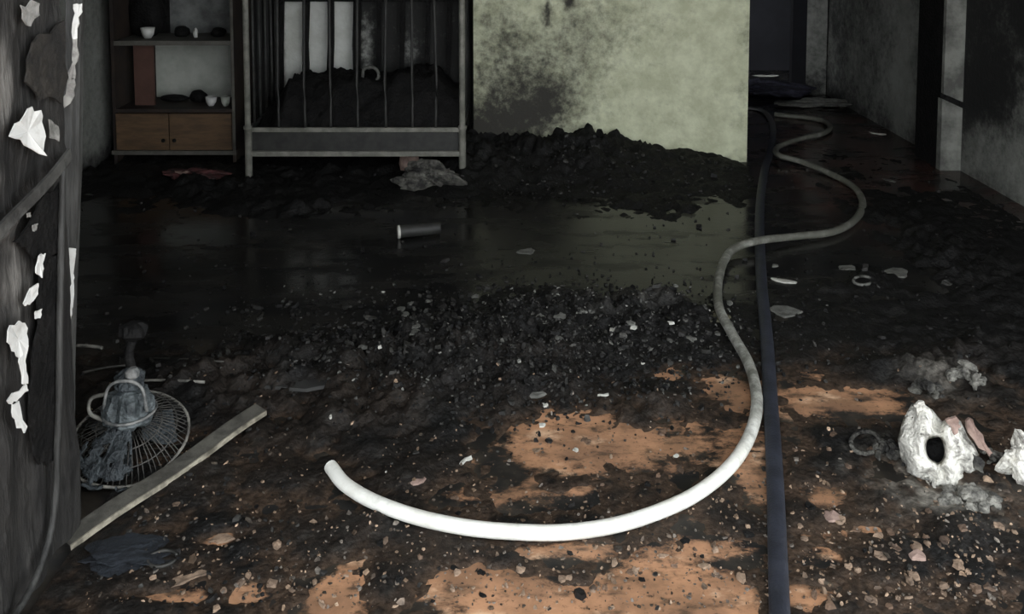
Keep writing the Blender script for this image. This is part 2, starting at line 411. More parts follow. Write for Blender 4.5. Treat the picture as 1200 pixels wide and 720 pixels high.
grid_wall('wall_left', (XL, YF, 0), (XL, YB, 0), (XL, YF, ZC), M['grey_wall'], 40, 40,
          lambda P: 0.22 + 0.3 * fbm(P[:, 1] * 3, P[:, 2] * 3, 4) + 0.6 * (1 - sstep(0.0, 0.15, P[:, 2])) + 0.5 * (1 - sstep(4.2, 4.7, P[:, 1])))
def right_soot_and_light(P):
    y, z = P[:, 1], P[:, 2]; n = fbm(y * 5, z * 5, 8)
    near = 1 - sstep(4.95, 5.1, y)
    s = near * (0.93 - 0.55 * (1 - sstep(0.1, 0.55, z - 0.5 * (4.75 - y))) + 0.25 * n)  # soot above; the lit triangle low down is painted in
    far = (1 - near) * (0.40 + 0.25 * n + 0.25 * (1 - sstep(0.0, 0.25, z)) + 0.25 * np.exp(-((y - 6.9) / 0.25) ** 2) - 0.3 * np.exp(-((y - 5.75) / 0.15) ** 2))
    return s + far
grid_wall('wall_right', (XR, YF, 0), (XR, YE, 0), (XR, YF, ZC), M['grey_wall'], 140, 60, right_soot_and_light)
# far end of the passage: a narrow return beside the dark doorway, then the room beyond
xe = ony(945, 60, YE).x
xe2 = ony(969, 60, YE).x
grid_wall('wall_passage_end', (xe, YE, 0), (xe2, YE, 0), (xe, YE, ZC), M['grey_wall'], 4, 40,
          lambda P: 0.30 + 0.3 * fbm(P[:, 0] * 9, P[:, 2] * 5, 3) + 0.3 * (1 - sstep(0.1, 0.35, P[:, 2])))
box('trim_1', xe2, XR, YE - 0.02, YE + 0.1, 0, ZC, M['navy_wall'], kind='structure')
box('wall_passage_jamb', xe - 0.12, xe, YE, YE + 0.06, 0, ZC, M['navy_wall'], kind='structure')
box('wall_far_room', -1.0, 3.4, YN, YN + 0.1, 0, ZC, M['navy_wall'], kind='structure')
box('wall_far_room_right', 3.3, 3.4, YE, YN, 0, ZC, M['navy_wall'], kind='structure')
box('ceiling', XL - 0.1, 3.4, YF, YN + 0.1, ZC, ZC + 0.1, M['ceiling'], kind='structure')
# front wall with the wide opening we look through (photographer stands outside)
box('wall_front_left', XL - 0.3, -1.125, YF + 0.01, YF + 0.07, 0, ZC, M['soot_wall'], kind='structure')
box('wall_front_right', 2.55, XR + 0.3, YF, YF + 0.16, 0, ZC, M['soot_wall'], kind='structure')
box('wall_front_lintel', -1.125, 2.55, YF + 0.01, YF + 0.07, 2.42, ZC, M['soot_wall'], kind='structure')

box('ceiling_porch', XL - 0.3, XR + 0.3, 0.75, YF, ZC, ZC + 0.08, M['porch'], kind='structure')  # added unseen roof, cuts skylight on the foreground floor

# pilaster standing proud of the right-hand wall, broken in the middle
def pilaster():
    Yf = 4.97
    x0, x1 = ony(1105, 100, Yf).x, XR + 0.03
    z_a = ony(1120, 116, Yf).z; z_b = ony(1120, 110, Yf).z
    t = empty('trim_2', ((x0 + x1) / 2, Yf + 0.15, 0), 'x', 'x'); del t['label']; del t['category']; t['kind'] = 'structure'
    for nm, za, zb, xo, kink in (('lower_casing', 0.0, z_a, 0.0, (0.03, -0.025)), ('upper_casing', z_b, ZC, 0.006, (0.02, -0.03))):
        bm = bmesh.new(); bm_box(bm, x0 + xo, x1, Yf, Yf + 0.05, za, zb)
        for v in bm.verts:                         # ragged break across the board
            if nm == 'lower_casing' and v.co.z > za + 0.05 and v.co.x > (x0 + x1) / 2: v.co.z -= 0.07
            if nm == 'upper_casing' and v.co.z < zb - 0.5 and v.co.x > (x0 + x1) / 2: v.co.z -= 0.062
        part(bm_obj(nm, bm, M['casing']), t)
    box('door_post', x0 + 0.004, x1, Yf + 0.03, Yf + 0.33, 0, ZC, M['char'], t)
M['casing'] = mat('smoked_grey_casing', (0.26, 0.265, 0.235), (0.10, 0.10, 0.09), 0.75, 5, 0.3)
pilaster()

# ------------------------------------------------------------------ ash on the floor (nobody could count it)
def build_ash():
    st = 0.0125
    xs = np.arange(XL + 0.01, 2.53, st); ys = np.arange(1.35, 5.44, st)
    X, Y = np.meshgrid(xs, ys); Hh = ash_h(X, Y)
    Hh = np.minimum(Hh, 0.3)
    nu, nv = len(xs), len(ys)
    idx = np.arange(nu * nv).reshape(nv, nu)
    q = np.stack([idx[:-1, :-1], idx[:-1, 1:], idx[1:, 1:], idx[1:, :-1]], -1).reshape(-1, 4)
    hf = Hh.ravel()
    cx = X.ravel()[q].mean(1); cy = Y.ravel()[q].mean(1)
    keep = (hf[q].max(1) > 0.0) & ~((cx > XP0 - 0.01) & (cx < XP1 + 0.01) & (cy > YP)) & ~((cx < -1.035) & (cy < 2.12)) & (cx > XL + 0.02)
    q = q[keep]
    used = np.unique(q); remap = -np.ones(nu * nv, int); remap[used] = np.arange(len(used))
    P = np.stack([X.ravel(), Y.ravel(), hf], -1)[used]
    o = mesh_obj('ash_layer', P.tolist(), remap[q].tolist(), M['ash_tint'], smooth=True, kind='stuff',
                 label='black wet ash and charred rubbish heaped across the floor', category='ash')
    x, y = P[:, 0], P[:, 1]
    n = fbm(x * 6, y * 6, 11); n2 = fbm(x * 30, y * 30, 13)
    base = np.array([0.007, 0.0068, 0.0065]); brown = np.array([0.050, 0.034, 0.023]); grey = np.array([0.034, 0.033, 0.030])
    fb = np.clip(0.35 + n, 0, 1)[:, None] * np.clip(blobsum(x, y, ORANGE) * 0.7 + 0.35, 0, 1)[:, None] * (1 - sstep(2.5, 3.0, y))[:, None]
    fg = np.clip(n2 * 1.6 - 0.35, 0, 1)[:, None] * 0.6
    col = base * (1 - fb) + brown * fb
    col = col * (1 - fg) + grey * fg * (0.4 + 0.6 * (1 - sstep(3.0, 4.5, y))[:, None]) + base * fg * 0.3
    PALE = blobs_z([(1085, 575, 50, 26, 0.9), (1130, 590, 50, 20, 0.8), (1020, 535, 34, 18, 0.5), (1115, 455, 45, 14, 0.5), (690, 360, 60, 16, 0.25), (770, 355, 50, 10, 0.25)])
    pa = np.clip(blobsum(x, y, PALE) * np.clip(0.35 + 1.3 * n2 + 0.5 * n, 0, 1), 0, 0.9)[:, None]
    thin = ((1 - sstep(0.0, 0.010, P[:, 2])) * (1 - sstep(2.6, 3.0, y)) * 0.9)[:, None]
    col = col * (1 - thin) + np.array([0.055, 0.036, 0.024]) * thin
    col = col * (1 - pa) + np.array([0.24, 0.225, 0.195]) * pa
    setattr_c(o, 'tint', np.concatenate([col, np.ones((len(P), 1))], 1))
build_ash()

def chips(name, label, cat, n, region, size, cols, flat, seed, weight=None):
    rng = np.random.default_rng(seed); V, Fc, K = [], [], []
    cnt = 0
    while cnt < n:
        px = rng.uniform(region[0], region[2]); py = region[1] + (region[3] - region[1]) * rng.uniform()
        p = onz(px, py)
        if p.x < -2.4 or p.x > 2.6 or (p.y > 5.1 and p.x < XP1) or p.y > 6.8 or (p.x < -0.96 and p.y < 2.2): continue
        if weight is not None and rng.uniform() > weight(px, py): continue
        z = ground(p.x, p.y)
        s = size * math.exp(rng.normal(0, 0.45)) * (0.7 + 0.3 * p.y / 2)
        a = rng.uniform(0, 6.28); k = rng.integers(4, 7); asp = rng.uniform(0.35, 1.0)
        base = len(V); tz, tx = rng.normal(0, 0.25, 2)
        top = []
        for i in range(k):
            t = 2 * math.pi * i / k; r = s * rng.uniform(0.6, 1.1)
            u, v = r * math.cos(t), r * math.sin(t) * asp
            x, y = u * math.cos(a) - v * math.sin(a), u * math.sin(a) + v * math.cos(a)
            dz = x * tx + y * tz
            V.append((p.x + x, p.y + y, z - 0.002 + dz)); top.append((p.x + x * 0.85, p.y + y * 0.85, z + s * flat * rng.uniform(0.6, 1.2) + dz))
        V += top
        for i in range(k):
            j = (i + 1) % k; Fc.append((base + i, base + j, base + k + j, base + k + i))
        Fc.append(tuple(base + k + i for i in range(k)))
        c = np.array(cols[rng.integers(len(cols))]) * math.exp(rng.normal(0, 0.3))
        K += [(*c, 1)] * (2 * k); cnt += 1
    o = mesh_obj(name, V, Fc, M['chip_tint'], kind='stuff', label=label, category=cat)
    setattr_c(o, 'tint', np.array(K))
BLK = [(0.006, 0.006, 0.006), (0.010, 0.0095, 0.009), (0.016, 0.015, 0.014), (0.035, 0.034, 0.031)]
chips('charcoal_crumbs', 'small black charcoal crumbs strewn over the ash', 'charcoal', 6500, (90, 200, 1195, 715), 0.0055, BLK, 0.6, 3,
      lambda px, py: (0.02 if py < 440 or px < 350 else 0.003) + 0.98 * math.exp(-((px - 580) / 210) ** 2 - ((py - 410) / 55) ** 2) + 0.5 * math.exp(-((px - 700) / 130) ** 2 - ((py - 205) / 25) ** 2))
chips('plaster_crumbs', 'tan and grey crumbs of fallen plaster on the orange floor', 'rubble', 2600, (100, 440, 1195, 715), 0.0040,
      [(0.20, 0.14, 0.095), (0.12, 0.082, 0.055), (0.08, 0.062, 0.048), (0.28, 0.20, 0.14), (0.05, 0.04, 0.03), (0.15, 0.13, 0.11)], 0.35, 4,
      lambda px, py: 0.12 + 0.9 * min(1, max(0, (py - 470) / 200)) * (0.4 + 0.6 * min(1, px / 900)))
chips('ash_specks', 'pale grey specks of ash on the dark heap', 'ash', 700, (330, 330, 900, 480), 0.0045,
      [(0.10, 0.10, 0.09), (0.17, 0.17, 0.155), (0.06, 0.06, 0.055)], 0.4, 5,
      lambda px, py: math.exp(-((px - 690) / 130) ** 2 - ((py - 375) / 40) ** 2) + 0.15)

# ------------------------------------------------------------------ fire hoses
def hose_white():
    r = 0.0180
    px = [(388, 551), (405, 572), (440, 594), (490, 612), (545, 623), (600, 627), (660, 626), (720, 617), (775, 600), (820, 578), (858, 545), (880, 508),
          (887, 470), (878, 430), (858, 395), (842, 362), (843, 325), (856, 298), (885, 283), (930, 280), (975, 273), (1002, 258), (1011, 238), (1000, 219),
          (975, 205), (940, 192), (915, 183), (909, 177), (916, 170), (940, 164), (962, 158), (973, 150), (965, 142), (945, 138), (925, 136), (908, 134)]
    pts = []
    for x, y in px:
        lift = 0.027 if (x, y) in ((885, 283), (915, 183), (909, 177), (916, 170)) else 0.0     # rides over the navy hose here
        p = onz(x, y, r + lift); p.z = r + max(lift, min(0.04, ground(p.x, p.y))); pts.append(p)
    for _ in range(2):
        for i in range(1, len(pts) - 1): pts[i].z = max(pts[i].z if pts[i].z > r + 0.0265 else 0, r + 0.5 * ground(pts[i].x, pts[i].y), (pts[i - 1].z + pts[i].z * 2 + pts[i + 1].z) / 4)
    path = catmull(pts, 8)
    t = empty('fire_hose', (pts[6].x, pts[6].y, 0), 'white fire hose snaking over the floor, its open end lying on the black ash', 'hose')
    vs, fs = tube_data(path, r, 14, 0.94, False)
    o = mesh_obj('hose_body', vs, fs, M['hose_white'], None, True)
    n = len(path); Y = np.repeat(np.array([p.y for p in path]), 14); I = np.repeat(np.arange(n), 14)
    X = np.repeat(np.array([p.x for p in path]), 14)
    grime = 0.12 + 0.62 * sstep(74, 106, I) + 0.14 * sstep(106, 170, I)
    setattr_f(o, 'soot', np.clip(grime + 0.12 * fbm(I * 0.13, np.zeros(len(I)), 2), 0, 1)); part(o, t)
    d = (path[0] - path[1]).normalized()
    inner = [path[0] + d * 0.004, path[0], path[2], path[5]]
    vs, fs = tube_data(inner, lambda q: r * (0.98 if q < 0.1 else 0.80), 14, 0.94, False)
    fs.append(tuple(3 * 14 + k for k in range(14)))
    part(mesh_obj('hose_lining', vs, fs, M['flake'], None, True, label='pale cut rim and lining of the hose end'), t)
hose_white()
def hose_navy():
    r = 0.0225
    px = [(872, 127), (884, 127), (896, 131), (904, 142), (906, 156), (903, 172), (897, 195), (892, 225), (890, 260), (891, 300), (893, 340), (897, 380),
          (900, 420), (903, 470), (906, 520), (909, 580), (911, 640), (913, 700), (914, 740), (914, 800)]
    pts = []
    for x, y in px:
        z = r * 0.62 + (0.035 if 168 < y < 190 or 262 < y < 300 else 0)
        p = onz(x, y, z); p.z = z * 0.7 + r * 0.2 + min(0.02, ground(p.x, p.y)) ; pts.append(p)
    # passes over nothing: it lies under the white hose, pressed flat on the floor
    for p in pts: p.z = r * 0.55 + 0.4 * min(0.02, ground(p.x, p.y))
    path = catmull(pts, 8)
    t = 0
    vs, fs = tube_data(path, r, 14, 0.55, True)
    o = mesh_obj('fire_hose', vs, fs, M['hose_navy'], None, True, label='dark navy flattened fire hose running straight from the doorway to the passage', category='hose')
    I = np.repeat(np.arange(len(path)), 14)
    setattr_f(o, 'soot', np.clip(0.75 * (1 - sstep(24, 40, I)) + 0.05, 0, 1))  # paler grey at the far end paints the light on it
hose_navy()

# ------------------------------------------------------------------ cot
def cot():
    yf, yb = 4.76, 5.38
    xl, xr = ony(292, 215, yf).x, ony(542, 215, yf).x
    t = empty('cot', ((xl + xr) / 2, (yf + yb) / 2, 0), 'burnt grey metal cot with spindle sides, filled with charred bedding', 'cot')
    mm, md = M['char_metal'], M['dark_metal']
    zt = 1.12
    zr1, zr0 = ony(400, 152, yf).z, ony(400, 180, yf).z
    rp = 0.022
    def post(x, y, m):
        vs, fs = [], []
        path = [Vector((x, y, z)) for z in (0.0, 0.012, 0.014, zr1, zr1 + 0.004, zr1 + 0.02, zr1 + 0.024, zt - 0.02, zt + 0.03, zt + 0.05)]
        rr = [rp, rp, rp * 0.95, rp * 0.95, rp * 1.15, rp * 1.15, rp * 0.78, rp * 0.78, rp * 0.95, 0.004]
        n = len(path) - 1
        tube('leg', path, lambda q: rr[int(round(q * n))], m, t, 12)
    for x in (xl, xr): post(x, yf, mm)
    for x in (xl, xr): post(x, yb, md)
    def rail(nm, x0, x1, y0, y1, z, h, m): box(nm, x0, x1, y0, y1, z - h / 2, z + h / 2, m, t, 0.004)
    rail('side_rail', xl, xr, yf - 0.011, yf + 0.011, zr1, 0.026, mm)
    rail('side_rail', xl, xr, yf - 0.012, yf + 0.012, zr0, 0.030, mm)
    rail('side_rail', xl, xr, yf - 0.012, yf + 0.012, zt - 0.035, 0.03, mm)
    box('side_board', xl, xr, yf + 0.016, yf + 0.026, zr0 + 0.01, zr1 - 0.008, M['spindle'], t)
    for x in (326, 357, 387, 419, 452, 483, 510):
        bx = ony(x, 100, yf).x
        k = random.uniform(-0.006, 0.006)
        tube('spindle', catmull([Vector((bx, yf, zr1)), Vector((bx + k, yf + 0.004, 0.55)), Vector((bx - k, yf, zt - 0.04))], 4), 0.008, M['spindle'], t, 8)
    # rear side: dark flat slats against the pale wall
    rail('rear_rail', xl, xr, yb - 0.012, yb + 0.012, ony(370, -1, yb).z + 0.04, 0.11, M['char'])
    rail('rear_rail', xl, xr, yb - 0.012, yb + 0.012, 0.27, 0.03, md)
    for x, w in ((329, 0.03), (357.5, 0.038), (386.5, 0.040), (417, 0.045), (443, 0.03), (470, 0.03), (500, 0.03), (525, 0.03)):
        a, b = ony(x + 2, 5, yb), ony(x - 1.5, 95, yb)
        zs = [0.26, 0.5, 0.7, ony(370, -1, yb).z]
        vs, fs = [], []
        for i, z in enumerate(zs):
            f = z / zs[-1]; cx = b.x + (a.x - b.x) * f + random.uniform(-0.004, 0.004)
            ww = w / 2 * random.uniform(0.85, 1.15)
            vs += [(cx - ww, yb - 0.008, z), (cx + ww, yb - 0.008, z), (cx + ww, yb + 0.008, z), (cx - ww, yb + 0.008, z)]
        for i in range(3):
            for k in range(4): fs.append((i * 4 + k, i * 4 + (k + 1) % 4, i * 4 + 4 + (k + 1) % 4, i * 4 + 4 + k))
        fs += [(3, 2, 1, 0), (12, 13, 14, 15)]
        part(mesh_obj('rear_slat', vs, fs, M['char']), t)
    for x in (xl, xr):
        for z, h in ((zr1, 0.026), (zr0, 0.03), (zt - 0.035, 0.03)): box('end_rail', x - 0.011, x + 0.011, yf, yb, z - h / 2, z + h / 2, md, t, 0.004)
        for k in range(1, 5): 
            yy = yf + (yb - yf) * k / 5
            tube('spindle', [Vector((x, yy, zr1)), Vector((x, yy, zt - 0.04))], 0.008, md, t, 6)
    # base and charred bedding
    box('base_board', xl + 0.02, xr - 0.02, yf + 0.03, yb - 0.02, zr0 - 0.01, zr0 + 0.015, M['char'], t)
    nu, nv = 90, 30
    xs = np.linspace(xl + 0.025, xr - 0.025, nu); ys = np.linspace(yf + 0.035, yb - 0.03, nv)
    X, Y = np.meshgrid(xs, ys)
    px = 600 + X / 5.2 * F
    prof = np.interp(px, [300, 315, 330, 345, 400, 440, 470, 490, 510, 535], [0.33, 0.35, 0.38, 0.52, 0.53, 0.52, 0.55, 0.58, 0.54, 0.45])
    edge = np.minimum(1, (Y - yf - 0.03) / 0.22) ** 0.6
    Z = zr0 + 0.02 + (prof - zr0 - 0.02) * edge * (1 + 0.10 * fbm(X * 9, Y * 9, 7)) + 0.03 * fbm(X * 22, Y * 22, 3)
    Z = np.maximum(Z, zr0 + 0.016)
    V = np.stack([X, Y, Z], -1).reshape(-1, 3).tolist(); n0 = len(V)
    fs = [(j * nu + i, j * nu + i + 1, (j + 1) * nu + i + 1, (j + 1) * nu + i) for j in range(nv - 1) for i in range(nu - 1)]
    ring = [i for i in range(nu)] + [j * nu + nu - 1 for j in range(1, nv)] + [(nv - 1) * nu + i for i in range(nu - 2, -1, -1)] + [j * nu for j in range(nv - 2, 0, -1)]
    for k in ring: V.append([V[k][0], V[k][1], zr0 + 0.015])
    R = len(ring)
    for i in range(R): fs.append((ring[(i + 1) % R], ring[i], n0 + i, n0 + (i + 1) % R))
    b = mesh_obj('charred_bedding', V, fs, M['char'], None, True, label='heap of burnt black bedding in a cot', category='bedding')
    # the pale hook standing in the bedding
    c = ony(434, 88, 5.1); R_ = 0.05
    path = [c + Vector((math.cos(a) * R_, 0, math.sin(a) * R_)) for a in np.linspace(math.radians(150), math.radians(-40), 14)]
    path = [path[0] + Vector((-0.005, 0, -0.09))] + path + [path[-1] + Vector((0, 0, -0.07))]
    tube('handle', catmull(path, 3), 0.010, M['frag_grey'], None, 8, label='pale curved handle sticking up out of the burnt bedding', category='handle')
    # burnt curtain scrap on the left of the cot
    vs, fs = [], []
    x0, x1 = ony(297, 60, 5.42).x, ony(333, 60, 5.42).x
    n = 26
    for j, z in enumerate(np.linspace(0.32, 1.9, 20)):
        for i in range(n):
            f = i / (n - 1)
            vs.append((x0 + (x1 - x0) * f * (1 - 0.05 * math.sin(z * 4)), 5.425 + 0.012 * math.sin(f * 28 + z) , z + (0.03 * math.sin(f * 17) if j == 0 else 0)))
    for j in range(19):
        for i in range(n - 1): fs.append((j * n + i, j * n + i + 1, (j + 1) * n + i + 1, (j + 1) * n + i))
    o = mesh_obj('curtain', vs, fs, M['curtain'], None, True, label='narrow charred grey curtain hanging on the back wall by the cot', category='curtain')
    sm = o.modifiers.new('thickness', 'SOLIDIFY'); sm.thickness = 0.004
M['spindle'] = mat('sooty_spindle', (0.030, 0.030, 0.027), (0.014, 0.014, 0.013), 0.6, 14)
M['curtain'] = mat('charred_curtain', (0.016, 0.016, 0.016), (0.035, 0.035, 0.034), 0.9, 10, stretch=(1, 1, 0.1))
random.seed(4)
cot()

# ------------------------------------------------------------------ shelf cabinet
def cabinet():
    yf, yb = 5.06, 5.42
    x0, x1 = ony(131, 100, yf).x, ony(275, 100, yf).x
    def z(py): return ony(200, py, yf).z
    zt = 1.75
    t = empty('shelf_cabinet', ((x0 + x1) / 2, (yf + yb) / 2, 0), 'scorched brown wooden shelf cabinet with two drawers, beside the cot', 'cabinet')
    w = M['wood_dark']
    box('side_panel', x0, x0 + 0.02, yf, yb, 0.0, zt, w, t); box('side_panel', x1 - 0.02, x1, yf, yb, 0.0, zt, w, t)
    box('edge_strip', x1 - 0.016, x1, yf - 0.008, yf, z(181), zt, M['edge_strip'], t)
    zb = z(181)
    box('bottom_rail', x0 - 0.01, x1 + 0.005, yf - 0.012, yf + 0.015, zb, zb + 0.025, M['edge_strip'], t)
    box('bottom_board', x0 + 0.02, x1 - 0.02, yf, yb, zb + 0.005, zb + 0.025, w, t)
    z1 = z(128)
    box('shelf_board', x0 + 0.02, x1 - 0.02, yf, yb - 0.012, z1 - 0.02, z1, w, t)
    z2 = z(48)
    box('shelf_board', x0 + 0.02, x1 - 0.02, yf, yb - 0.012, z2 - 0.028, z2, M['edge_strip'], t)
    box('top_board', x0, x1, yf - 0.01, yb, zt, zt + 0.025, w, t)
    # back panel: pale, darker on the left and in the upper bay
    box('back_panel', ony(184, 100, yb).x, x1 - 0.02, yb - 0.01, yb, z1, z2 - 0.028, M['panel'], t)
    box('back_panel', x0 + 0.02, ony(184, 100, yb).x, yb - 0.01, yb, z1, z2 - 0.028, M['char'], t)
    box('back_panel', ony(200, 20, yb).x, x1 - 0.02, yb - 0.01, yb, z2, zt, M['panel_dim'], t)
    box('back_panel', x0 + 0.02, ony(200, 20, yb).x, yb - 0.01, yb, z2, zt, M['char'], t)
    xd = ony(158, 90, yf + 0.12).x; xd2 = ony(181, 90, yf + 0.12).x
    box('divider_board', xd, xd2, yf + 0.11, yf + 0.13, z1, z2 - 0.028, M['wood_red'], t)
    xm = ony(199, 150, yf).x
    for a, b in ((x0 + 0.022, xm - 0.003), (xm + 0.003, x1 - 0.022)):
        d = box('drawer', a, b, yf - 0.014, yf + 0.3, zb + 0.03, z1 - 0.026, M['wood'], t, 0.003)
        k = bmesh.new(); bmesh.ops.create_uvsphere(k, u_segments=10, v_segments=6, radius=0.012)
        e = (b - 0.03) if a < xm - 0.05 and b < xm else (a + 0.03)
        for v in k.verts: v.co += Vector((e, yf - 0.022, zb + 0.09))
        kn = bm_obj('knob', k, M['char'], None, True)
        kn.parent = d; kn.matrix_parent_inverse = (Matrix.Translation(-Vector(t.location))) if False else Matrix.Identity(4)
        kn.matrix_parent_inverse = Matrix.Identity(4)
    # things on the shelves
    def lump(nm, px, py, yy, rx, ry, rz, m, label, cat, seed, zbase):
        bm = bmesh.new(); bmesh.ops.create_icosphere(bm, subdivisions=3, radius=1)
        c = ony(px, py, yy)
        for v in bm.verts:
            f = 1 + 0.28 * float(fbm(np.array([v.co.x * 1.8 + seed]), np.array([v.co.y * 1.8 + v.co.z * 1.3]), seed)[0])
            v.co = Vector((c.x + v.co.x * rx * f, yy + v.co.y * ry * f, zbase + max(0.0, rz * 0.8 + v.co.z * rz * f)))
        bm_obj(nm, bm, m, None, True, label=label, category=cat)
    def bowl(px, yy, r, h, zb_, label, m, nm='bowl', cat='bowl', tilt=0.0):
        c = ony(px, 100, yy); prof = [(0.0, 0.0), (0.45 * r, 0.0), (0.8 * r, 0.35 * h), (r, h), (r * 0.93, h), (0.72 * r, 0.4 * h), (0.0, 0.12 * h)]
        vs, fs = [], []
        n = 18
        for rr, zz in prof:
            for k in range(n):
                a = 2 * math.pi * k / n
                vs.append((c.x + rr * math.cos(a), yy + rr * math.sin(a), zb_ + zz))
        for i in range(len(prof) - 1):
            for k in range(n): fs.append((i * n + k, i * n + (k + 1) % n, (i + 1) * n + (k + 1) % n, (i + 1) * n + k))
        mesh_obj(nm, vs, fs, m, None, True, label=label, category=cat)
    # charred kettle-like lump with a white pot in front of it
    lump('charred_bundle', 172, 20, 5.30, 0.12, 0.07, 0.17, M['char'], 'large black charred bundle on the upper cabinet shelf', 'bundle', 2, z2)
    bowl(175, 5.17, 0.042, 0.065, z2 + 0.0, 'white ceramic cup standing before the charred bundle on the cabinet shelf', M['ceramic'], 'cup', 'cup')
    lump('white_scrap', 229, 33, 5.2, 0.016, 0.014, 0.034, M['ceramic'], 'small upright white scrap on the upper cabinet shelf', 'scrap', 6, z2)
    lump('charred_clump', 214, 36, 5.26, 0.05, 0.05, 0.035, M['char'], 'low black clump behind the white scrap in the cabinet', 'clump', 8, z2)
    lump('charred_clump', 256, 38, 5.26, 0.045, 0.05, 0.03, M['char'], 'small black clump in the upper cabinet shelf corner by the cot', 'clump', 12, z2)
    bowl(247, 5.16, 0.036, 0.055, z1, 'sooty white cup on the middle cabinet shelf', M['ceramic'], 'cup', 'cup')
    bowl(264, 5.15, 0.030, 0.060, z1, 'narrow white cup in the middle cabinet shelf corner', M['panel'], 'cup', 'cup')
    lump('charred_clump', 233, 115, 5.27, 0.055, 0.06, 0.04, M['char'], 'black clump behind the sooty cup on the middle cabinet shelf', 'clump', 16, z1)
    lump('charred_clump', 205, 118, 5.3, 0.09, 0.05, 0.022, M['char'], 'flat black clump under the pale panel on the middle cabinet shelf', 'clump', 21, z1)
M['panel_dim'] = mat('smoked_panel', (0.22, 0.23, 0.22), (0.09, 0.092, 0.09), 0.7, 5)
cabinet()

# ------------------------------------------------------------------ doorway: post and burnt door leaf
def slab_from_poly(name, pts3, nrm, thick, m, curl=0.0, seed=0):
    """polygon of 3D points, subdivided fan, given thickness and a bit of curl along nrm"""
    nrm = Vector(nrm); rnd = random.Random(seed); fine = []
    for a, b in zip(pts3, pts3[1:] + pts3[:1]):
        e = b - a; side_ = nrm.cross(e)
        fine.append(a)
        for q in (0.33, 0.66): fine.append(a + e * (q + rnd.uniform(-0.08, 0.08)) + side_ * rnd.uniform(-0.13, 0.13))
    pts3 = fine; c = sum(pts3, Vector()) / len(pts3)
    vs, n = [], len(pts3)
    R = max((p - c).length for p in pts3)
    for side in (0, 1):
        for p in pts3:
            d = (p - c).length / R
            vs.append(p + nrm * (curl * d * d * rnd.uniform(0.3, 1.0) + side * thick) if side == 0 else vs[len(vs) - n] + nrm * thick)
    vs += [c.copy(), c + nrm * thick]
    fs = []
    for i in range(n):
        j = (i + 1) % n
        fs += [(j, i, 2 * n), (n + i, n + j, 2 * n + 1), (i, j, n + j, n + i)]
    return mesh_obj(name, vs, fs, m)

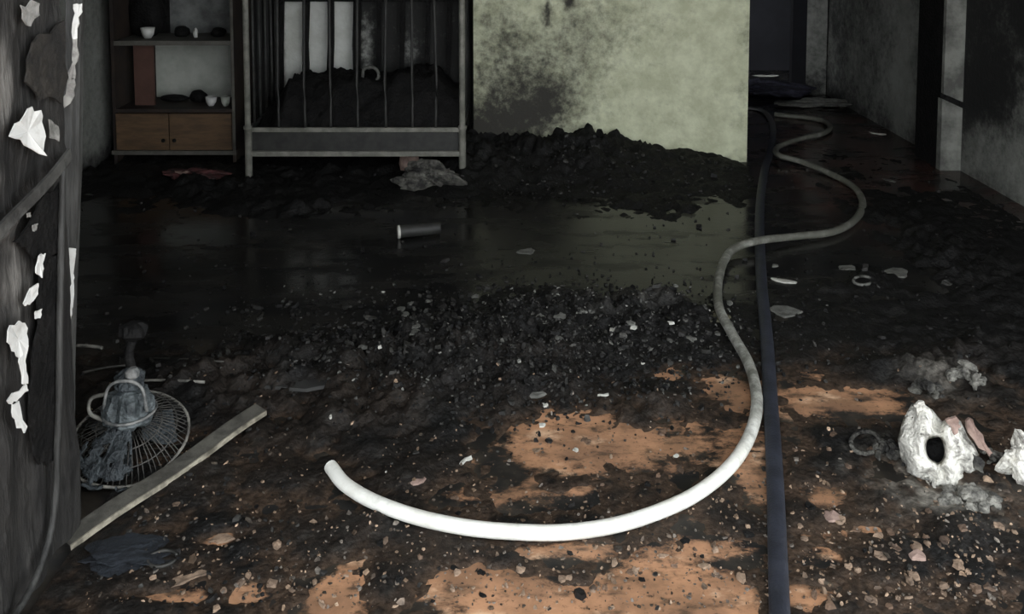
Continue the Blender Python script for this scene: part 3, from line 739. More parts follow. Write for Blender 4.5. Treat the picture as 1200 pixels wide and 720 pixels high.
def doorway():
    # frame post
    yp = 2.0
    t = empty('door_1', (ony(70, 640, yp).x, yp, 0), 'x', 'x'); del t['label']; del t['category']; t['kind'] = 'structure'
    zs = np.linspace(0, 2.3, 24); vs, fs = [], []
    for z in zs:
        f = z / 1.35
        xb = ony(70, 655, yp).x; xt = ony(86, 0, yp).x
        cx = xb + (xt - xb) * min(f, 1.3)
        w = 0.017 + 0.002 * math.sin(z * 9)
        sec = [(-w, 0.0), (w * 0.4, 0.0), (w * 0.6, 0.012), (w, 0.014), (w, 0.03), (-w, 0.03)]
        for dx, dy in sec: vs.append((cx + dx + 0.002 * math.sin(z * 31), yp + dy, z))
    k = 6
    for i in range(len(zs) - 1):
        for q in range(k): fs.append((i * k + q, i * k + (q + 1) % k, (i + 1) * k + (q + 1) % k, (i + 1) * k + q))
    fs += [tuple(range(k - 1, -1, -1)), tuple((len(zs) - 1) * k + q for q in range(k))]
    part(mesh_obj('door_post', vs, fs, M['post']), t)
    for i, poly in enumerate([
        [(87, 5), (97, 4), (97, 14), (92, 20), (91, 45), (86, 45), (87, 20)],
        [(86, 45), (91, 45), (91, 72), (89, 92), (82, 92), (85, 70)],
        [(80, 92), (88, 92), (88, 112), (70, 138), (62, 128), (76, 112)],
        [(82, 290), (90, 291), (88, 300), (87, 345), (84, 384), (79, 384), (81, 340)],
        [(77, 437), (83, 436), (82, 458), (76, 458)]]):
        pts = [ony(x, y, yp - 0.006) for x, y in poly]
        part(slab_from_poly('paint_flake', pts, (0, -1, 0), 0.003, M['flake'] if i in (0, 3, 4) else M['flake_mid'], 0.004, i), t)

    # burnt leaf, swung outward so that we look along its inner face
    X0 = -1.055
    l = empty('door_leaf', (X0, 1.6, 0), 'scorched door leaf with peeling white paint, swung outwards from its frame post', 'door')
    ys = np.linspace(1.22, 1.975, 90); zz = np.linspace(0.025, 2.15, 190)
    Y, Z = np.meshgrid(ys, zz)
    n = fbm(Y * 9, Z * 1.6, 2); n2 = fbm(Y * 34, Z * 5, 6); n3 = fbm(Y * 30, Z * 30, 8)
    D = 0.010 * n + 0.006 * n2 + 0.003 * n3
    # pixel frame of the leaf plane, to place the wear and the painted shade
    PY = np.empty_like(Y); PX = np.empty_like(Y)
    cp, sp = math.cos(PITCH), math.sin(PITCH)
    dz = Z - CAM_Z; fw = Y * cp - dz * sp; up = Y * sp + dz * cp
    PX = 600 + F * X0 / fw; PY = 360 + SHIFT * W - F * up / fw
    def line(x0, y0, x1, y1, w):
        tt = np.clip(((PX - x0) * (x1 - x0) + (PY - y0) * (y1 - y0)) / ((x1 - x0) ** 2 + (y1 - y0) ** 2), 0, 1)
        return np.exp(-((np.hypot(PX - x0 - tt * (x1 - x0), PY - y0 - tt * (y1 - y0))) / w) ** 2)
    D += 0.016 * line(-60, 345, 78, 182, 7)                    # sprung diagonal brace
    D -= 0.030 * np.exp(-(((PX - 48) / 26) ** 2 + ((PY - 235) / 45) ** 2))    # burnt-through hollow under it
    D -= 0.020 * np.exp(-(((PX - 55) / 12) ** 2 + ((PY - 400) / 90) ** 2))
    D += 0.012 * np.sin(PX * 0.16 + 0.6) * sstep(480, 540, PY)
    P = np.stack([X0 + D, Y, Z], -1).reshape(-1, 3)
    nu, nv = len(ys), len(zz)
    V = P.tolist() + np.stack([np.full_like(Y, X0 - 0.035), Y, Z], -1).reshape(-1, 3).tolist()
    N0 = nu * nv; fs = []
    for j in range(nv - 1):
        for i in range(nu - 1):
            a = j * nu + i; fs.append((a, a + 1, a + nu + 1, a + nu))
    rim = list(range(nu)) + [j * nu + nu - 1 for j in range(1, nv)] + [(nv - 1) * nu + i for i in range(nu - 2, -1, -1)] + [j * nu for j in range(nv - 2, 0, -1)]
    for i in range(len(rim)):
        a, b = rim[i], rim[(i + 1) % len(rim)]; fs.append((b, a, N0 + a, N0 + b))
    fs.append(tuple(N0 + r for r in rim))
    o = mesh_obj('leaf_board', V, fs, M['leaf'], None, False)
    g = lambda cx, cy, rx, ry, a: a * np.exp(-(((PX - cx) / rx) ** 2 + ((PY - cy) / ry) ** 2))
    pale = g(4, 100, 14, 55, 0.75) + g(8, 330, 26, 52, 0.75) + g(20, 215, 30, 30, 0.42) + g(10, 280, 20, 16, 0.4) + g(60, 600, 9, 140, 0.32) + g(20, 640, 14, 130, 0.30) + 0.34 * line(-60, 345, 78, 182, 6)
    pale = pale * 0.8 + 0.35 * n2 - 0.06 + g(30, 20, 22, 18, 0.3)
    pale = pale - g(50, 245, 24, 44, 0.9) - g(52, 75, 26, 45, 0.6) - g(66, 300, 10, 400, 0.3) - g(60, 400, 14, 90, 0.6)  # shade of the hollow and of the gap at the post, painted dark
    setattr_f(o, 'soot', np.clip(np.concatenate([pale.ravel(), np.zeros(N0)]), 0, 1))
    part(o, l)
    fl = [([(5, 160), (20, 142), (34, 125), (46, 136), (48, 160), (46, 183), (30, 172), (15, 163)], 'flake', 0.02),
          ([(54, 140), (66, 148), (67, 166), (57, 162)], 'flake_grey', 0.01),
          ([(20, 6), (42, 4), (42, 18), (33, 31), (24, 22)], 'flake_grey', 0.01),
          ([(42, 300), (50, 297), (49, 315), (46, 326), (40, 320)], 'flake', 0.006),
          ([(25, 356), (41, 332), (42, 345), (35, 355), (28, 359)], 'flake', 0.006),
          ([(4, 388), (20, 376), (30, 385), (30, 405), (21, 420), (13, 412)], 'flake', 0.01),
          ([(21, 420), (30, 405), (29, 428), (30, 450), (24, 450), (23, 432)], 'flake', 0.004),
          ([(5, 470), (28, 450), (31, 458), (20, 468), (12, 474)], 'flake', 0.004),
          ([(12, 474), (20, 470), (30, 500), (26, 508), (17, 492)], 'flake', 0.004),
          ([(39, 365), (47, 362), (45, 373), (40, 374)], 'flake', 0.004),
          ([(36, 264), (42, 262), (41, 270), (37, 271)], 'flake_grey', 0.004), ([(30, 250), (34, 249), (34, 254), (31, 255)], 'flake_grey', 0.004)]
    for i, poly in enumerate([[(14, 284), (40, 248), (74, 205), (72, 250), (70, 296), (46, 304), (28, 290)],  # first slab is painted shade for the hollow, the others are burnt surface
                              [(50, 304), (70, 298), (68, 380), (64, 470), (60, 540), (44, 545), (34, 500), (36, 440), (44, 380)],
                              [(44, 40), (74, 24), (78, 90), (70, 122), (44, 118), (28, 96), (34, 60)]]):
        part(slab_from_poly('charred_patch', [onx(x, y, X0 + 0.017) for x, y in poly], (1, 0, 0), 0.005, M['char' if i < 2 else 'scorch'], 0.0, 50 + i), l)
    # sprung diagonal brace: a flat strip standing off the leaf
    a, b = onx(80, 180, X0 + 0.026), onx(-40, 318, X0 + 0.026)
    d = (b - a).normalized(); sd = Vector((1, 0, 0)).cross(d).normalized()
    vs, fs = [], []
    for k in range(9):
        p = a + (b - a) * (k / 8) + Vector((0.006 * math.sin(k * 0.8), 0, 0))
        for u, v in ((-0.014, 0), (0.014, 0), (0.014, 0.007), (-0.014, 0.007)): vs.append(p + sd * u + Vector((v, 0, 0)))
    for k in range(8):
        for q in range(4): fs.append((k * 4 + q, k * 4 + (q + 1) % 4, k * 4 + 4 + (q + 1) % 4, k * 4 + 4 + q))
    fs += [(3, 2, 1, 0), (32, 33, 34, 35)]
    part(mesh_obj('diagonal_brace', vs, fs, M['brace']), l)
    for i, (poly, mm, cu) in enumerate(fl):
        pts = [onx(x, y, X0 + 0.026) for x, y in poly]
        part(slab_from_poly('paint_flake', pts, (1, 0, 0), 0.003, M[mm], cu, 20 + i), l)
    # warped edging strip that bows away from the leaf near the floor
    path = [onx(x, y, X0 + 0.03) for x, y in ((74, 190), (72, 280), (70, 380), (69, 470), (67, 520), (66, 570), (60, 620), (46, 668), (28, 705), (10, 730))]
    path = [p for p in catmull(path, 5)]
    part(tube('edging_strip', path, 0.0075, M['post'], None, 8), l)
M['scorch'] = mat('scorched_paint', (0.010, 0.009, 0.008), (0.030, 0.026, 0.021), 0.8, 20, 0.6)
M['brace'] = mat('scorched_grey_strip', (0.075, 0.074, 0.068), (0.030, 0.029, 0.027), 0.7, 16, 0.3)
M['flake_mid'] = mat('smoked_paint_flake', (0.42, 0.41, 0.38), (0.20, 0.19, 0.18), 0.7, 30)
doorway()

# ------------------------------------------------------------------ angle iron in the foreground
def angle_bar():
    a, b = onz(83, 648), onz(312, 500)
    a.z, b.z = 0.006, ground(b.x, b.y) * 0.6 + 0.022
    d = (b - a).normalized(); up = Vector((0, 0, 1)); s = d.cross(up).normalized()    # s points to the camera side
    u = s.cross(d).normalized()
    w, h, th = 0.040, 0.014, 0.004
    t = empty('angle_iron', a, 'long grey angle-iron bar with a worn bright edge, lying beside the burnt fan', 'metal bar')
    def prism(name, sec, m):
        vs, fs = [], []; n = 10
        for i in range(n + 1):
            p = a + (b - a) * (i / n) + u * (0.004 * math.sin(i * 0.9))
            for x, z in sec: vs.append(p + s * x + u * z)
        k = len(sec)
        for i in range(n):
            for q in range(k): fs.append((i * k + q, i * k + (q + 1) % k, (i + 1) * k + (q + 1) % k, (i + 1) * k + q))
        fs += [tuple(range(k - 1, -1, -1)), tuple(n * k + q for q in range(k))]
        return part(mesh_obj(name, vs, fs, m), t)
    prism('flange', [(-w, h + 0.006), (0, h), (0, h - th), (-w, h + 0.006 - th)], M['bar'])
    prism('web', [(0, h), (th, h), (th, 0), (0, 0)], M['bar_edge'])
    prism('back_lip', [(-w - th, h + 0.006), (-w, h + 0.006), (-w, 0.0), (-w - th, 0.0)], M['bar'])
angle_bar()

# ------------------------------------------------------------------ burnt fan
def fan():
    """lies face down: guard on the floor, motor and neck standing up out of it"""
    c = Vector((ony(154, 545, 2.27).x, 2.27, 0.062))
    nrm = Vector((0.10, -0.30, 0.95)).normalized()
    sx = Vector((1, 0, 0)); sx = (sx - nrm * sx.dot(nrm)).normalized(); sy = nrm.cross(sx).normalized()
    R = 0.152
    t = empty('electric_fan', (c.x, c.y, 0), 'burnt blue-grey electric fan lying face down in a buckled wire guard by the door post', 'fan')
    random.seed(9)
    def P(r, a, lift): return c + sx * (r * math.cos(a)) + sy * (r * math.sin(a)) + nrm * lift
    dome = lambda r: 0.065 * (1 - (r / R) ** 2.4)
    tube('guard_rim', [P(R, 2 * math.pi * k / 40, 0.004 * math.sin(k * 0.7)) for k in range(41)], 0.0040, M['fan_light'], t, 8, cap=False)
    for rr in (0.55, 0.8): tube('guard_ring', [P(R * rr, 2 * math.pi * k / 32, dome(R * rr)) for k in range(33)], 0.0018, M['fan_wire'], t, 6, cap=False)
    for k in range(60):
        a = 2 * math.pi * k / 60 + random.uniform(-0.02, 0.02)
        path = [P(R * q, a + 0.12 * (1 - q), dome(R * q) + random.uniform(-0.002, 0.002)) for q in (0.28, 0.5, 0.75, 0.9, 1.0)]
        tube('guard_wire', path, 0.0013, M['fan_wire'], t, 5)
        if k % 3 == 0:                              # front half of the cage, pressed on the floor
            path = [P(R * q, a, -0.045 * (1 - q ** 2.4)) for q in (0.2, 0.6, 0.9, 1.0)]
            tube('guard_wire', path, 0.0013, M['fan_wire'], t, 5)
    for k in range(3):
        a0 = k * 2.094 + 0.5; vs, fs = [], []
        for i in range(6):
            q = i / 5; r = 0.03 + q * 0.095; wd = 0.20 + 0.42 * math.sin(q * 2.4)
            for e in (-1, 1):
                for th in (0, -0.003): vs.append(P(r, a0 + e * wd * 0.8, -0.005 + e * 0.012 + th))
        for i in range(5):
            o = i * 4
            for aa, bb in ((0, 2), (2, 3), (3, 1), (1, 0)): fs.append((o + aa, o + bb, o + 4 + bb, o + 4 + aa))
        fs += [(0, 1, 3, 2), (20, 22, 23, 21)]
        part(mesh_obj('blade', vs, fs, M['fan_dark']), t)
    def ring_body(name, pts_r, m, seg=20, rough=0.0, ribs=False):
        vs, fs = [], []
        for i, (p, r) in enumerate(pts_r):
            tt = (pts_r[min(i + 1, len(pts_r) - 1)][0] - pts_r[max(i - 1, 0)][0]).normalized()
            s_ = tt.cross(Vector((0, 1, 0.1))).normalized(); u_ = s_.cross(tt)
            for k in range(seg):
                a = 2 * math.pi * k / seg
                f = 1 + rough * float(fbm(np.array([k * 0.9 + i * 3.0]), np.array([i * 1.3]), 4)[0]) * 1.6 - (0.16 if ribs and k % 4 == 0 else 0)
                vs.append(p + s_ * math.cos(a) * r * f + u_ * math.sin(a) * r * f)
        for i in range(len(pts_r) - 1):
            for k in range(seg): fs.append((i * seg + k, i * seg + (k + 1) % seg, (i + 1) * seg + (k + 1) % seg, (i + 1) * seg + k))
        fs += [tuple(range(seg - 1, -1, -1)), tuple((len(pts_r) - 1) * seg + k for k in range(seg))]
        return part(mesh_obj(name, vs, fs, m), t)
    m0 = c + nrm * 0.05
    ax = Vector((-0.01, 0.16, 1.0)).normalized()
    A = lambda d, x=0.0, y=0.0: m0 + ax * d + Vector((x, y, 0))
    ring_body('motor_housing', [(A(0.0), 0.052), (A(0.012), 0.062), (A(0.05), 0.064), (A(0.075), 0.055), (A(0.09), 0.050), (A(0.095), 0.034)], M['fan_blue'], rough=0.16, ribs=True)
    ring_body('gear_box', [(A(0.09), 0.026), (A(0.10), 0.036), (A(0.13), 0.034), (A(0.145), 0.022), (A(0.15), 0.010)], M['fan_dark'], rough=0.25)
    ring_body('swivel_knob', [(A(0.135, 0.018, -0.03), 0.008), (A(0.142, 0.018, -0.03), 0.017), (A(0.155, 0.018, -0.03), 0.018), (A(0.165, 0.018, -0.03), 0.010)], M['fan_grey'], rough=0.12)
    tube('neck', catmull([A(0.13, 0, 0.01), A(0.18, -0.012, 0.012), A(0.225, -0.004, 0.02)], 5), 0.013, M['char'], t, 10)
    ring_body('neck_collar', [(A(0.215, -0.004, 0.02), 0.020), (A(0.228, -0.004, 0.02), 0.034), (A(0.25, -0.002, 0.022), 0.032), (A(0.262, -0.002, 0.022), 0.016)], M['char'], rough=0.3)
    tube('bracket', catmull([A(0.02, -0.06, -0.02), A(0.04, -0.10, -0.02), A(0.075, -0.10, -0.015), A(0.085, -0.06, -0.01)], 5), 0.0055, M['fan_light'], t, 8)
    tube('bracket', catmull([A(0.05, -0.060, -0.03), A(0.115, -0.045, -0.035), A(0.135, 0.0, -0.04), A(0.115, 0.045, -0.035), A(0.05, 0.060, -0.03)], 5), 0.0045, M['fan_grey'], t, 8)
    tube('vent_ring', [A(0.035) + Vector((math.cos(q) * 0.068, math.sin(q) * 0.068, 0)) for q in np.linspace(0, 2 * math.pi, 25)], 0.004, M['fan_grey'], t, 6, cap=False)
    # melted blue plastic run down over the front of the guard
    nu, nv = 22, 22; vs, fs = [], []
    for j in range(nv):
        v = j / (nv - 1)
        for i in range(nu):
            u = i / (nu - 1) * 2 - 1
            a = -math.pi / 2 - 0.25 + u * (0.75 - 0.15 * v); r = 0.045 + v * 0.125
            nz = float(fbm(np.array([u * 2.2 + 5]), np.array([v * 4.0]), 4)[0])
            p = P(r, a + 0.1 * nz, dome(min(r, R)) + 0.010 + 0.022 * nz); p.z = max(p.z, 0.004); vs.append(p)
    for j in range(nv - 1):
        for i in range(nu - 1):
            if float(vnoise(np.array([i * 0.42]), np.array([j * 0.34]), 12)[0]) > -0.12 - 0.3 * (1 - j / nv): fs.append((j * nu + i, j * nu + i + 1, (j + 1) * nu + i + 1, (j + 1) * nu + i))
    o = mesh_obj('melted_casing', vs, fs, M['fan_dark'], None, True)
    o.modifiers.new('thickness', 'SOLIDIFY').thickness = 0.005
    part(o, t)
M['fan_dark'] = mat('charred_blue_plastic', (0.016, 0.020, 0.023), (0.055, 0.066, 0.072), 0.55, 26, 0.8, 90)
M['fan_grey'] = mat('ash_grey_metal', (0.22, 0.22, 0.21), (0.07, 0.075, 0.075), 0.6, 24, 0.4)
fan()

# loose wires and sticks around the fan
def stick(name, a, b, r, m, label, cat, bend=0.0, group=None):
    pa, pb = Vector(a), Vector(b)
    mid = (pa + pb) / 2 + Vector((0, 0, bend))
    o = tube(name, catmull([pa, mid, pb], 6), r, m, None, 7, label=label, category=cat)
    if group: o['group'] = group
    return o
def gz(px, py, dz=0.0):
    p = onz(px, py)
    for _ in range(4): p = onz(px, py, ground(p.x, p.y) + dz)
    return p
stick('wire', gz(96, 437, .006), gz(150, 428, .008), 0.004, M['fan_wire'], 'bent grey wire between the door post and the fan motor', 'wire', 0.004)
stick('wire', gz(165, 446, .006), gz(240, 448, .006), 0.0045, M['fan_light'], 'pale straight wire lying just behind the fan guard', 'wire', 0.003)
stick('wire', gz(172, 420, .006), gz(262, 424, .006), 0.003, M['fan_wire'], 'thin dark wire behind the pale straight wire', 'wire', 0.003)
stick('stick', gz(90, 405, .006), gz(120, 408, .006), 0.006, M['fan_light'], 'short pale stick by the post, behind the fan', 'stick', 0.002)
stick('stick', gz(90, 503, .01), gz(120, 491, .01), 0.009, M['fan_wire'], 'stubby grey stick touching the fan motor', 'stick', 0.0)
def loop(px, py, rx, ry, r, m, label, tilt=0):
    pts = []
    for k in range(25):
        a = 2 * math.pi * k / 24 * 0.93 + 0.4
        pts.append(gz(px + rx * math.cos(a), py + ry * math.sin(a) + tilt * math.cos(a), r))
    return tube('wire_ring', pts, r, m, None, 6, label=label, category='ring')
loop(190, 655, 17, 9, 0.004, M['fan_wire'], 'small oval ring of grey wire in front of the angle-iron bar', -3)
loop(1014, 519, 17, 13, 0.006, M['ash_grey'], 'charred grey ring on the ash beside the big white lump')
loop(1011, 329, 11, 5, 0.006, M['frag_grey'], 'small grey ring on the floor beyond the white hose bend')

# ------------------------------------------------------------------ white burnt lump with a hole
def white_lump():
    base = onz(1105, 592); Y0 = base.y
    outline = [(1052, 515), (1058, 492), (1068, 474), (1078, 471), (1092, 480), (1104, 494), (1116, 488), (1126, 494), (1134, 512), (1142, 522), (1152, 545), (1146, 560), (1134, 566), (1128, 578), (1118, 590), (1104, 594), (1092, 590), (1082, 578), (1066, 560), (1056, 540)]
    hole = (1096, 527)
    t = empty('white_lump', (base.x, Y0 + 0.08, 0), 'big white ash-coated melted shell with a dark hole, on the brown floor', 'melted lump')
    rnd = random.Random(2); vs, fs = [], []
    zt = ony(1080, 471, Y0 + 0.1).z
    NR = 9; NA = 60
    oo = []
    L = len(outline)
    for k in range(NA):
        f = k / NA * L; i = int(f); w = f - i
        a, b = outline[i % L], outline[(i + 1) % L]
        oo.append((a[0] + (b[0] - a[0]) * w, a[1] + (b[1] - a[1]) * w))
    for r in range(NR):
        q = r / (NR - 1)
        for k in range(NA):
            ox, oy = oo[k]
            hx = hole[0] + (11 + 1.2 * math.sin(k * 0.21)) * (ox - hole[0]) / math.hypot(ox - hole[0], oy - hole[1])
            hy = hole[1] + (15 + 1.5 * math.cos(k * 0.31)) * (oy - hole[1]) / math.hypot(ox - hole[0], oy - hole[1])
            px, py = hx + (ox - hx) * q, hy + (oy - hy) * q
            n = float(fbm(np.array([px * 0.07]), np.array([py * 0.07]), 3)[0])
            lean = (592 - py) / 120 * 0.10                       # leans back towards the top
            bulge = -0.075 * math.sin(math.pi * min(1, q * 0.62 + 0.38))
            yy = Y0 + 0.10 + lean + bulge + 0.05 * n * min(1, q * 3) + (0.03 if q == 0 else 0)
            p = ony(px, py, yy); p.z = max(p.z, 0.002); vs.append(p)
    for r in range(NR - 1):
        for k in range(NA): fs.append((r * NA + k, r * NA + (k + 1) % NA, (r + 1) * NA + (k + 1) % NA, (r + 1) * NA + k))
    o = mesh_obj('shell', vs, fs, M['ash_white'], None, True)
    sm = o.modifiers.new('thickness', 'SOLIDIFY'); sm.thickness = 0.012; sm.offset = -1
    part(o, t)
    # dark charred core behind it
    bm = bmesh.new(); bmesh.ops.create_icosphere(bm, subdivisions=3, radius=1)
    c = ony(1102, 545, Y0 + 0.19)
    for v in bm.verts:
        n = 1 + 0.25 * float(fbm(np.array([v.co.x * 2.2]), np.array([v.co.z * 2.2 + v.co.y]), 5)[0])
        v.co = Vector((c.x + v.co.x * 0.088 * n, c.y + v.co.y * 0.07 * n, max(0.0, c.z + v.co.z * 0.10 * n)))
    part(bm_obj('core', bm, M['char'], None, True), t)
    for poly, m, dy in (([(1128, 490), (1136, 488), (1150, 508), (1160, 528), (1156, 532), (1140, 515)], 'frag_pink', 0.13),
                        ([(1068, 473), (1080, 468), (1090, 482), (1088, 490), (1076, 488)], 'ash_white', 0.14),
                        ([(1106, 490), (1118, 486), (1124, 498), (1114, 506)], 'frag_pink', 0.10),
                        ([(1138, 530), (1152, 540), (1150, 552), (1140, 548)], 'ash_grey', 0.09)):
        part(slab_from_poly('peeled_flap', [ony(x, y, Y0 + dy) for x, y in poly], (0, -1, 0.1), 0.008, M[m], 0.012, int(dy * 100)), t)
white_lump()
def clump(name, px, py, rx, ry, rz, m, label, cat, seed, amp=0.45, dy=0.0, freq=2.0):
    bm = bmesh.new(); bmesh.ops.create_icosphere(bm, subdivisions=5 if freq > 3 else 4, radius=1)
    p = onz(px, py); p.y += ry + dy; p.x *= (p.y / (p.y - ry - dy))
    z0 = ground(p.x, p.y) * 0.6
    for v in bm.verts:
        a = v.co
        n = 1 + amp * float(fbm(np.array([a.x * freq + seed * 3.1 + a.z]), np.array([a.y * freq + a.z * freq * 0.8]), seed)[0])
        v.co = Vector((p.x + a.x * rx * n, p.y + a.y * ry * n, max(z0 * 0.2, z0 + rz * 0.75 + a.z * rz * n)))
    return bm_obj(name, bm, m, None, False, label=label, category=cat)
clump('white_lump', 1200, 575, 0.055, 0.05, 0.065, M['ash_white'], 'smaller white ash-coated lump right of the holed shell', 'melted lump', 5, 0.7)
def ash_cluster(px, py, rx, ry, h, n, mats, label, seed):
    """one clump of burnt crust: overlapping broken lumps fused together"""
    rnd = random.Random(seed); bm = bmesh.new()
    p = onz(px, py); p.y += ry * 0.5
    z0 = ground(p.x, p.y)
    for k in range(n):
        a, q = rnd.uniform(0, 6.28), rnd.random() ** 0.5
        cx, cy = p.x + rx * q * math.cos(a), p.y + ry * q * math.sin(a)
        r = rnd.uniform(0.22, 0.42) * min(rx, 0.06) * (1.2 - 0.5 * q); cz = z0 * 0.6 + rnd.uniform(0.2, 0.75) * h * (1.1 - q)
        R = Matrix.Rotation(rnd.uniform(0, 3), 4, 'Z') @ Matrix.Rotation(rnd.uniform(-0.8, 0.8), 4, 'X')
        res = bmesh.ops.create_icosphere(bm, subdivisions=2, radius=r)
        sc = (rnd.uniform(0.7, 1.7), rnd.uniform(0.5, 1.0), rnd.uniform(0.4, 1.0))
        for v in res['verts']:
            f = 1 + rnd.uniform(-0.16, 0.16)
            w = R @ Vector((v.co.x * sc[0] * f, v.co.y * sc[1] * f, v.co.z * sc[2] * f))
            v.co = Vector((cx + w.x, cy + w.y, max(0.001, cz + w.z)))
    return bm_obj('ash_clump', bm, M[mats], None, False, label=label, category='ash clump')
ash_cluster(1088, 466, 0.05, 0.04, 0.08, 20, 'ash_grey', 'grey crusted ash clump behind the big white shell', 7)
ash_cluster(1135, 458, 0.055, 0.04, 0.085, 20, 'ash_pale', 'pale-topped grey ash clump behind the big white shell, against the black heap', 9)
ash_cluster(1142, 598, 0.07, 0.05, 0.025, 26, 'ash_pale', 'flat grey ash clump at the foot of the big white shell', 11)
ash_cluster(1046, 540, 0.045, 0.045, 0.04, 18, 'ash_grey', 'low ash clump between the charred ring and the white shell', 13)
ash_cluster(1170, 545, 0.03, 0.04, 0.05, 12, 'ash_pale', 'narrow ash clump between the holed shell and the smaller white lump', 15)
clump('rubble_heap', 502, 226, 0.16, 0.07, 0.075, M['ash_grey'], 'grey rubble heap under the cot by its leg', 'rubble', 15, 0.8)
clump('brick_fragment', 480, 207, 0.055, 0.035, 0.085, M['frag_pink'], 'pinkish broken brick standing behind the rubble under the cot', 'brick', 17, 0.3, 0.0)
clump('plaster_chunk', 621, 196, 0.035, 0.03, 0.035, M['frag_grey'], 'large grey plaster chunk on the black heap by the pale wall', 'rubble', 19, 0.4, 0)
clump('plaster_chunk', 648, 194, 0.022, 0.02, 0.024, M['frag_grey'], 'small grey plaster chunk on the black heap by the pale wall', 'rubble', 21, 0.4, 0)
clump('red_cloth', 232, 218, 0.15, 0.07, 0.03, M['cloth_red'], 'crumpled scorched dark red cloth in front of the cabinet', 'cloth', 23, 0.7)
clump('pale_scrap', 215, 217, 0.06, 0.03, 0.028, M['frag_pink'], 'pinkish crumpled scrap lying on the red cloth', 'scrap', 24, 0.7)
clump('blue_cloth', 905, 118, 0.30, 0.25, 0.07, M['cloth_blue'], 'dark blue cloth heap at the far doorway of the passage', 'cloth', 25, 0.6)
clump('burnt_rubbish', 965, 128, 0.30, 0.12, 0.03, M['frag_grey'], 'flat grey burnt rubbish below the far doorway wall', 'rubbish', 27, 0.9)

clump('burnt_rag', 150, 672, 0.085, 0.045, 0.010, M['rag'], 'charred dark blue rag flat on the floor in front of the angle-iron bar', 'rag', 31, 0.9)

# tin can on the floor
def can():
    a = gz(466, 281, 0.0); r = 0.030
    g = ground(a.x + 0.1, a.y + 0.05)
    p0 = Vector((a.x, a.y + 0.02, r + g)); d = Vector((1, 0.28, 0)).normalized()
    t = empty('tin_can', (p0.x, p0.y, g), 'sooty grey tin can lying on its side on the wet floor before the cot', 'can')
    path = [p0 + d * s for s in (0, 0.004, 0.008, 0.09, 0.16, 0.195, 0.20)]
    rr = [r * 0.95, r, r * 0.95, r * 0.95, r * 0.9, r * 0.9, r * 0.82]
    tube('can_body', path, lambda q: rr[int(round(q * 6))], M['spindle'], t, 18)
    tube('rim', [p0 + Vector((0, 0.0, 0)) - d * 0.004 , p0 + d * 0.008], r * 1.03, M['frag_white'], t, 18, label='bright bare end of the can')
can()

# ------------------------------------------------------------------ larger loose fragments, one by one
def fragment(name, px, py, w, h, rot, m, label, cat, seed, thick=0.004, group=None):
    rnd = random.Random(seed); k = rnd.randint(8, 11); vs = []
    c = gz(px, py); g = c.z
    wx = w * c.y / F / 2
    lo, hi = (0.14, 0.26) if name in ('splinter', 'scrap') else (0.30, 0.85)
    wy = min(max(h / 2 * (onz(px, py - 1).y - c.y), wx * lo), wx * hi)
    ca, sa = math.cos(rot), math.sin(rot); bow = rnd.uniform(-0.25, 0.25)
    for i in range(k):
        a = 2 * math.pi * (i + rnd.uniform(-0.3, 0.3)) / k; f = rnd.uniform(0.55, 1.12)
        u, v = wx * math.cos(a) * f, wy * math.sin(a) * f
        v += bow * u * u / wx
        vs.append(Vector((c.x + u * ca - v * sa, c.y + u * sa + v * ca, max(0.0, g - 0.003))))
    for i in range(k):
        b = vs[i]; vs.append(Vector((c.x + (b.x - c.x) * 0.9, c.y + (b.y - c.y) * 0.9, g + thick * rnd.uniform(0.5, 1.5))))
    vs.append(Vector((c.x, c.y, g + thick * rnd.uniform(0.8, 1.8))))
    fs = [tuple(range(k - 1, -1, -1))]
    for i in range(k):
        j = (i + 1) % k; fs += [(i, j, k + j, k + i), (k + i, k + j, 2 * k)]
    o = mesh_obj(name, vs, fs, M[m], label=label, category=cat)
    if group: o['group'] = group
    return o
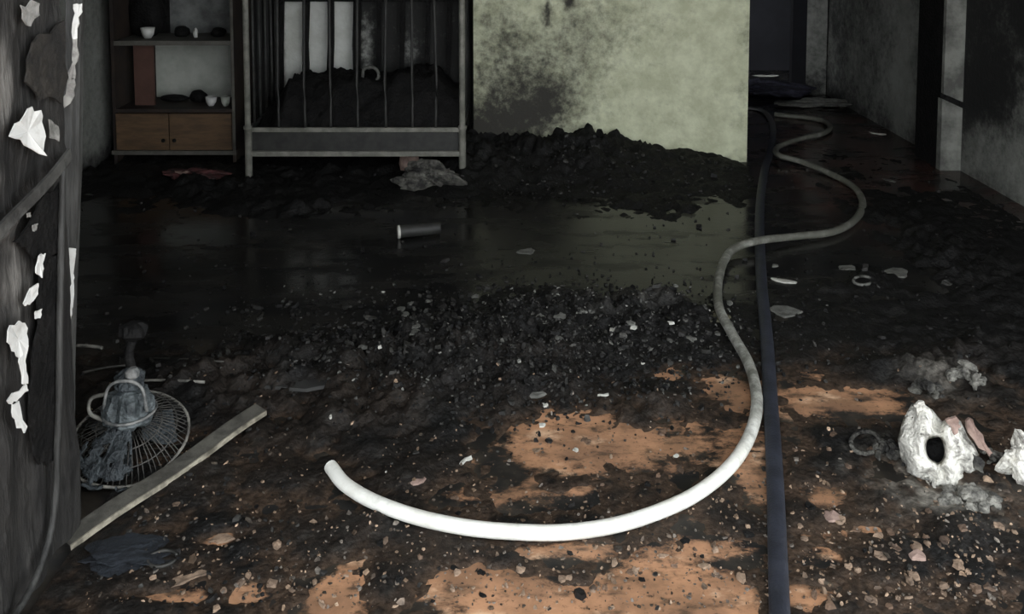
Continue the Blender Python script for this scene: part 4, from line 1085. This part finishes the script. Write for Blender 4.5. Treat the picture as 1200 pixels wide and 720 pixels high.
single = [
    ('scrap', 783, 379, 22, 7, 0.25, 'frag_white', 'bright white scrap on the crest of the middle ash heap', 'scrap'),
    ('splinter', 918, 330, 42, 9, -0.35, 'frag_white', 'pale splinter lying just right of the dark hose', 'splinter'),
    ('board_piece', 922, 366, 48, 10, 0.0, 'frag_grey', 'flat grey board piece beside the dark hose, on the wet floor', 'board'),
    ('splinter', 620, 464, 44, 7, 0.0, 'frag_grey', 'long grey splinter behind the big orange patch', 'splinter'),
    ('scrap', 708, 464, 18, 5, 0.15, 'frag_white', 'little pale scrap behind the big orange patch', 'scrap'),
    ('plaster_piece', 1052, 320, 36, 18, -0.3, 'frag_grey', 'grey plaster piece by the small grey ring', 'plaster'),
    ('plaster_piece', 992, 314, 24, 13, 0.4, 'frag_grey', 'dull plaster piece between the hose bend and the grey ring', 'plaster'),
    ('plaster_piece', 908, 312, 12, 14, 0.4, 'frag_grey', 'small stub of plaster behind the pale splinter', 'plaster'),
    ('splinter', 760, 350, 32, 5, -0.3, 'frag_grey', 'thin grey splinter on the back of the middle ash heap', 'splinter'),
    ('plaster_piece', 618, 295, 26, 8, 0.0, 'frag_grey', 'flat grey plaster piece on the wet floor in front of the pale wall', 'plaster'),
    ('splinter', 1042, 212, 20, 12, -0.9, 'frag_grey', 'grey splinter slanting on the passage floor', 'splinter'),
    ('splinter', 1028, 157, 24, 8, -0.7, 'frag_white', 'pale splinter on the passage floor by the grey wall', 'splinter'),
    ('splinter', 900, 89, 40, 3, 0.0, 'frag_white', 'pale strip on the floor of the dark far room', 'splinter'),
    ('splinter', 985, 124, 45, 4, 0.0, 'frag_grey', 'long grey strip lying across the end of the passage', 'splinter'),
    ('board_piece', 350, 445, 90, 34, 0.2, 'char_metal_dim', 'dark flat board half buried in ash right of the fan', 'board'),
    ('board_piece', 840, 372, 40, 14, -0.5, 'olive', 'olive scorched board piece beside the white hose', 'board'),
    ('plaster_piece', 260, 632, 34, 14, 0.2, 'frag_tan', 'tan plaster piece in front of the angle-iron bar', 'plaster'),
    ('splinter', 215, 680, 70, 8, 0.5, 'frag_tan', 'long tan splinter in front of the angle-iron bar', 'splinter'),
    ('splinter', 1028, 690, 12, 50, 0.1, 'frag_tan', 'slim tan splinter pointing away from the dark hose', 'splinter'),
    ('plaster_piece', 974, 606, 30, 12, 0.3, 'frag_pink', 'pinkish plaster piece right of the dark hose', 'plaster'),
    ('plaster_piece', 1075, 652, 24, 12, 0.0, 'frag_pink', 'pale oval plaster piece in front of the white shell', 'plaster'),
    ('splinter', 545, 540, 24, 12, 0.8, 'frag_white', 'pale splinter inside the curve of the white hose', 'splinter'),
    ('glass_shard', 488, 564, 24, 10, 0.3, 'frag_pink', 'small pinkish shard inside the curve of the white hose, by its end', 'shard'),
]
M['char_metal_dim'] = mat('ashen_board', (0.030, 0.030, 0.028), (0.016, 0.016, 0.015), 0.7, 10)
M['olive'] = mat('olive_scorched_board', (0.075, 0.07, 0.04), (0.035, 0.034, 0.022), 0.7, 10)
for i, (n, x, y, w, h, r, m, lab, cat) in enumerate(single): fragment(n, x, y, w, h, r, m, lab, cat, 100 + i)
rnd = random.Random(8)
grp = [('plaster_flake', 'frag_tan', 'small tan plaster flake on the orange and black floor', 'plaster flake', 'tan flakes on the bare floor', 56, (140, 1190, 590, 714)),
       ('brown_flake', 'frag_brown', 'small dark brown burnt flake on the orange and black floor', 'burnt flake', 'brown flakes on the bare floor', 50, (480, 1190, 500, 714)),
       ('grey_flake', 'frag_grey', 'small grey flake among the charcoal of the middle heap', 'ash flake', 'grey flakes on the middle heap', 34, (420, 860, 345, 410)),
       ('pale_flake', 'frag_white', 'tiny pale flake on the black ash', 'ash flake', 'pale flakes on the black ash', 16, (380, 800, 380, 560)),
       ('charcoal_lump', 'char', 'small black charcoal lump on the brown floor', 'charcoal', 'charcoal lumps on the bare floor', 12, (300, 1150, 560, 714))]
s = 300
for nm, m, lab, cat, g, cnt, (xa, xb, ya, yb) in grp:
    done = 0
    while done < cnt:
        x, y = rnd.uniform(xa, xb), rnd.uniform(ya, yb)
        p = onz(x, y)
        if abs(x - 905) < 24 or (p.x < -0.9 and p.y < 2.1): continue
        arc = 627 - 0.00075 * (x - 620) ** 2
        if 380 < x < 890 and abs(y - arc) < 26: continue
        if nm in ('plaster_flake', 'brown_flake') and rnd.random() > 0.35 + 0.65 * min(1, max(0, (x - 500) / 400)): continue
        w = rnd.uniform(7, 20) if nm in ('plaster_flake', 'charcoal_lump', 'brown_flake') else rnd.uniform(5, 12) if nm == 'pale_flake' else rnd.uniform(8, 18)
        fragment(nm, x, y, w, w * rnd.uniform(0.3, 0.6), rnd.uniform(-1.5, 1.5), m, lab, cat, s, rnd.uniform(0.002, 0.005), g)
        done += 1; s += 1
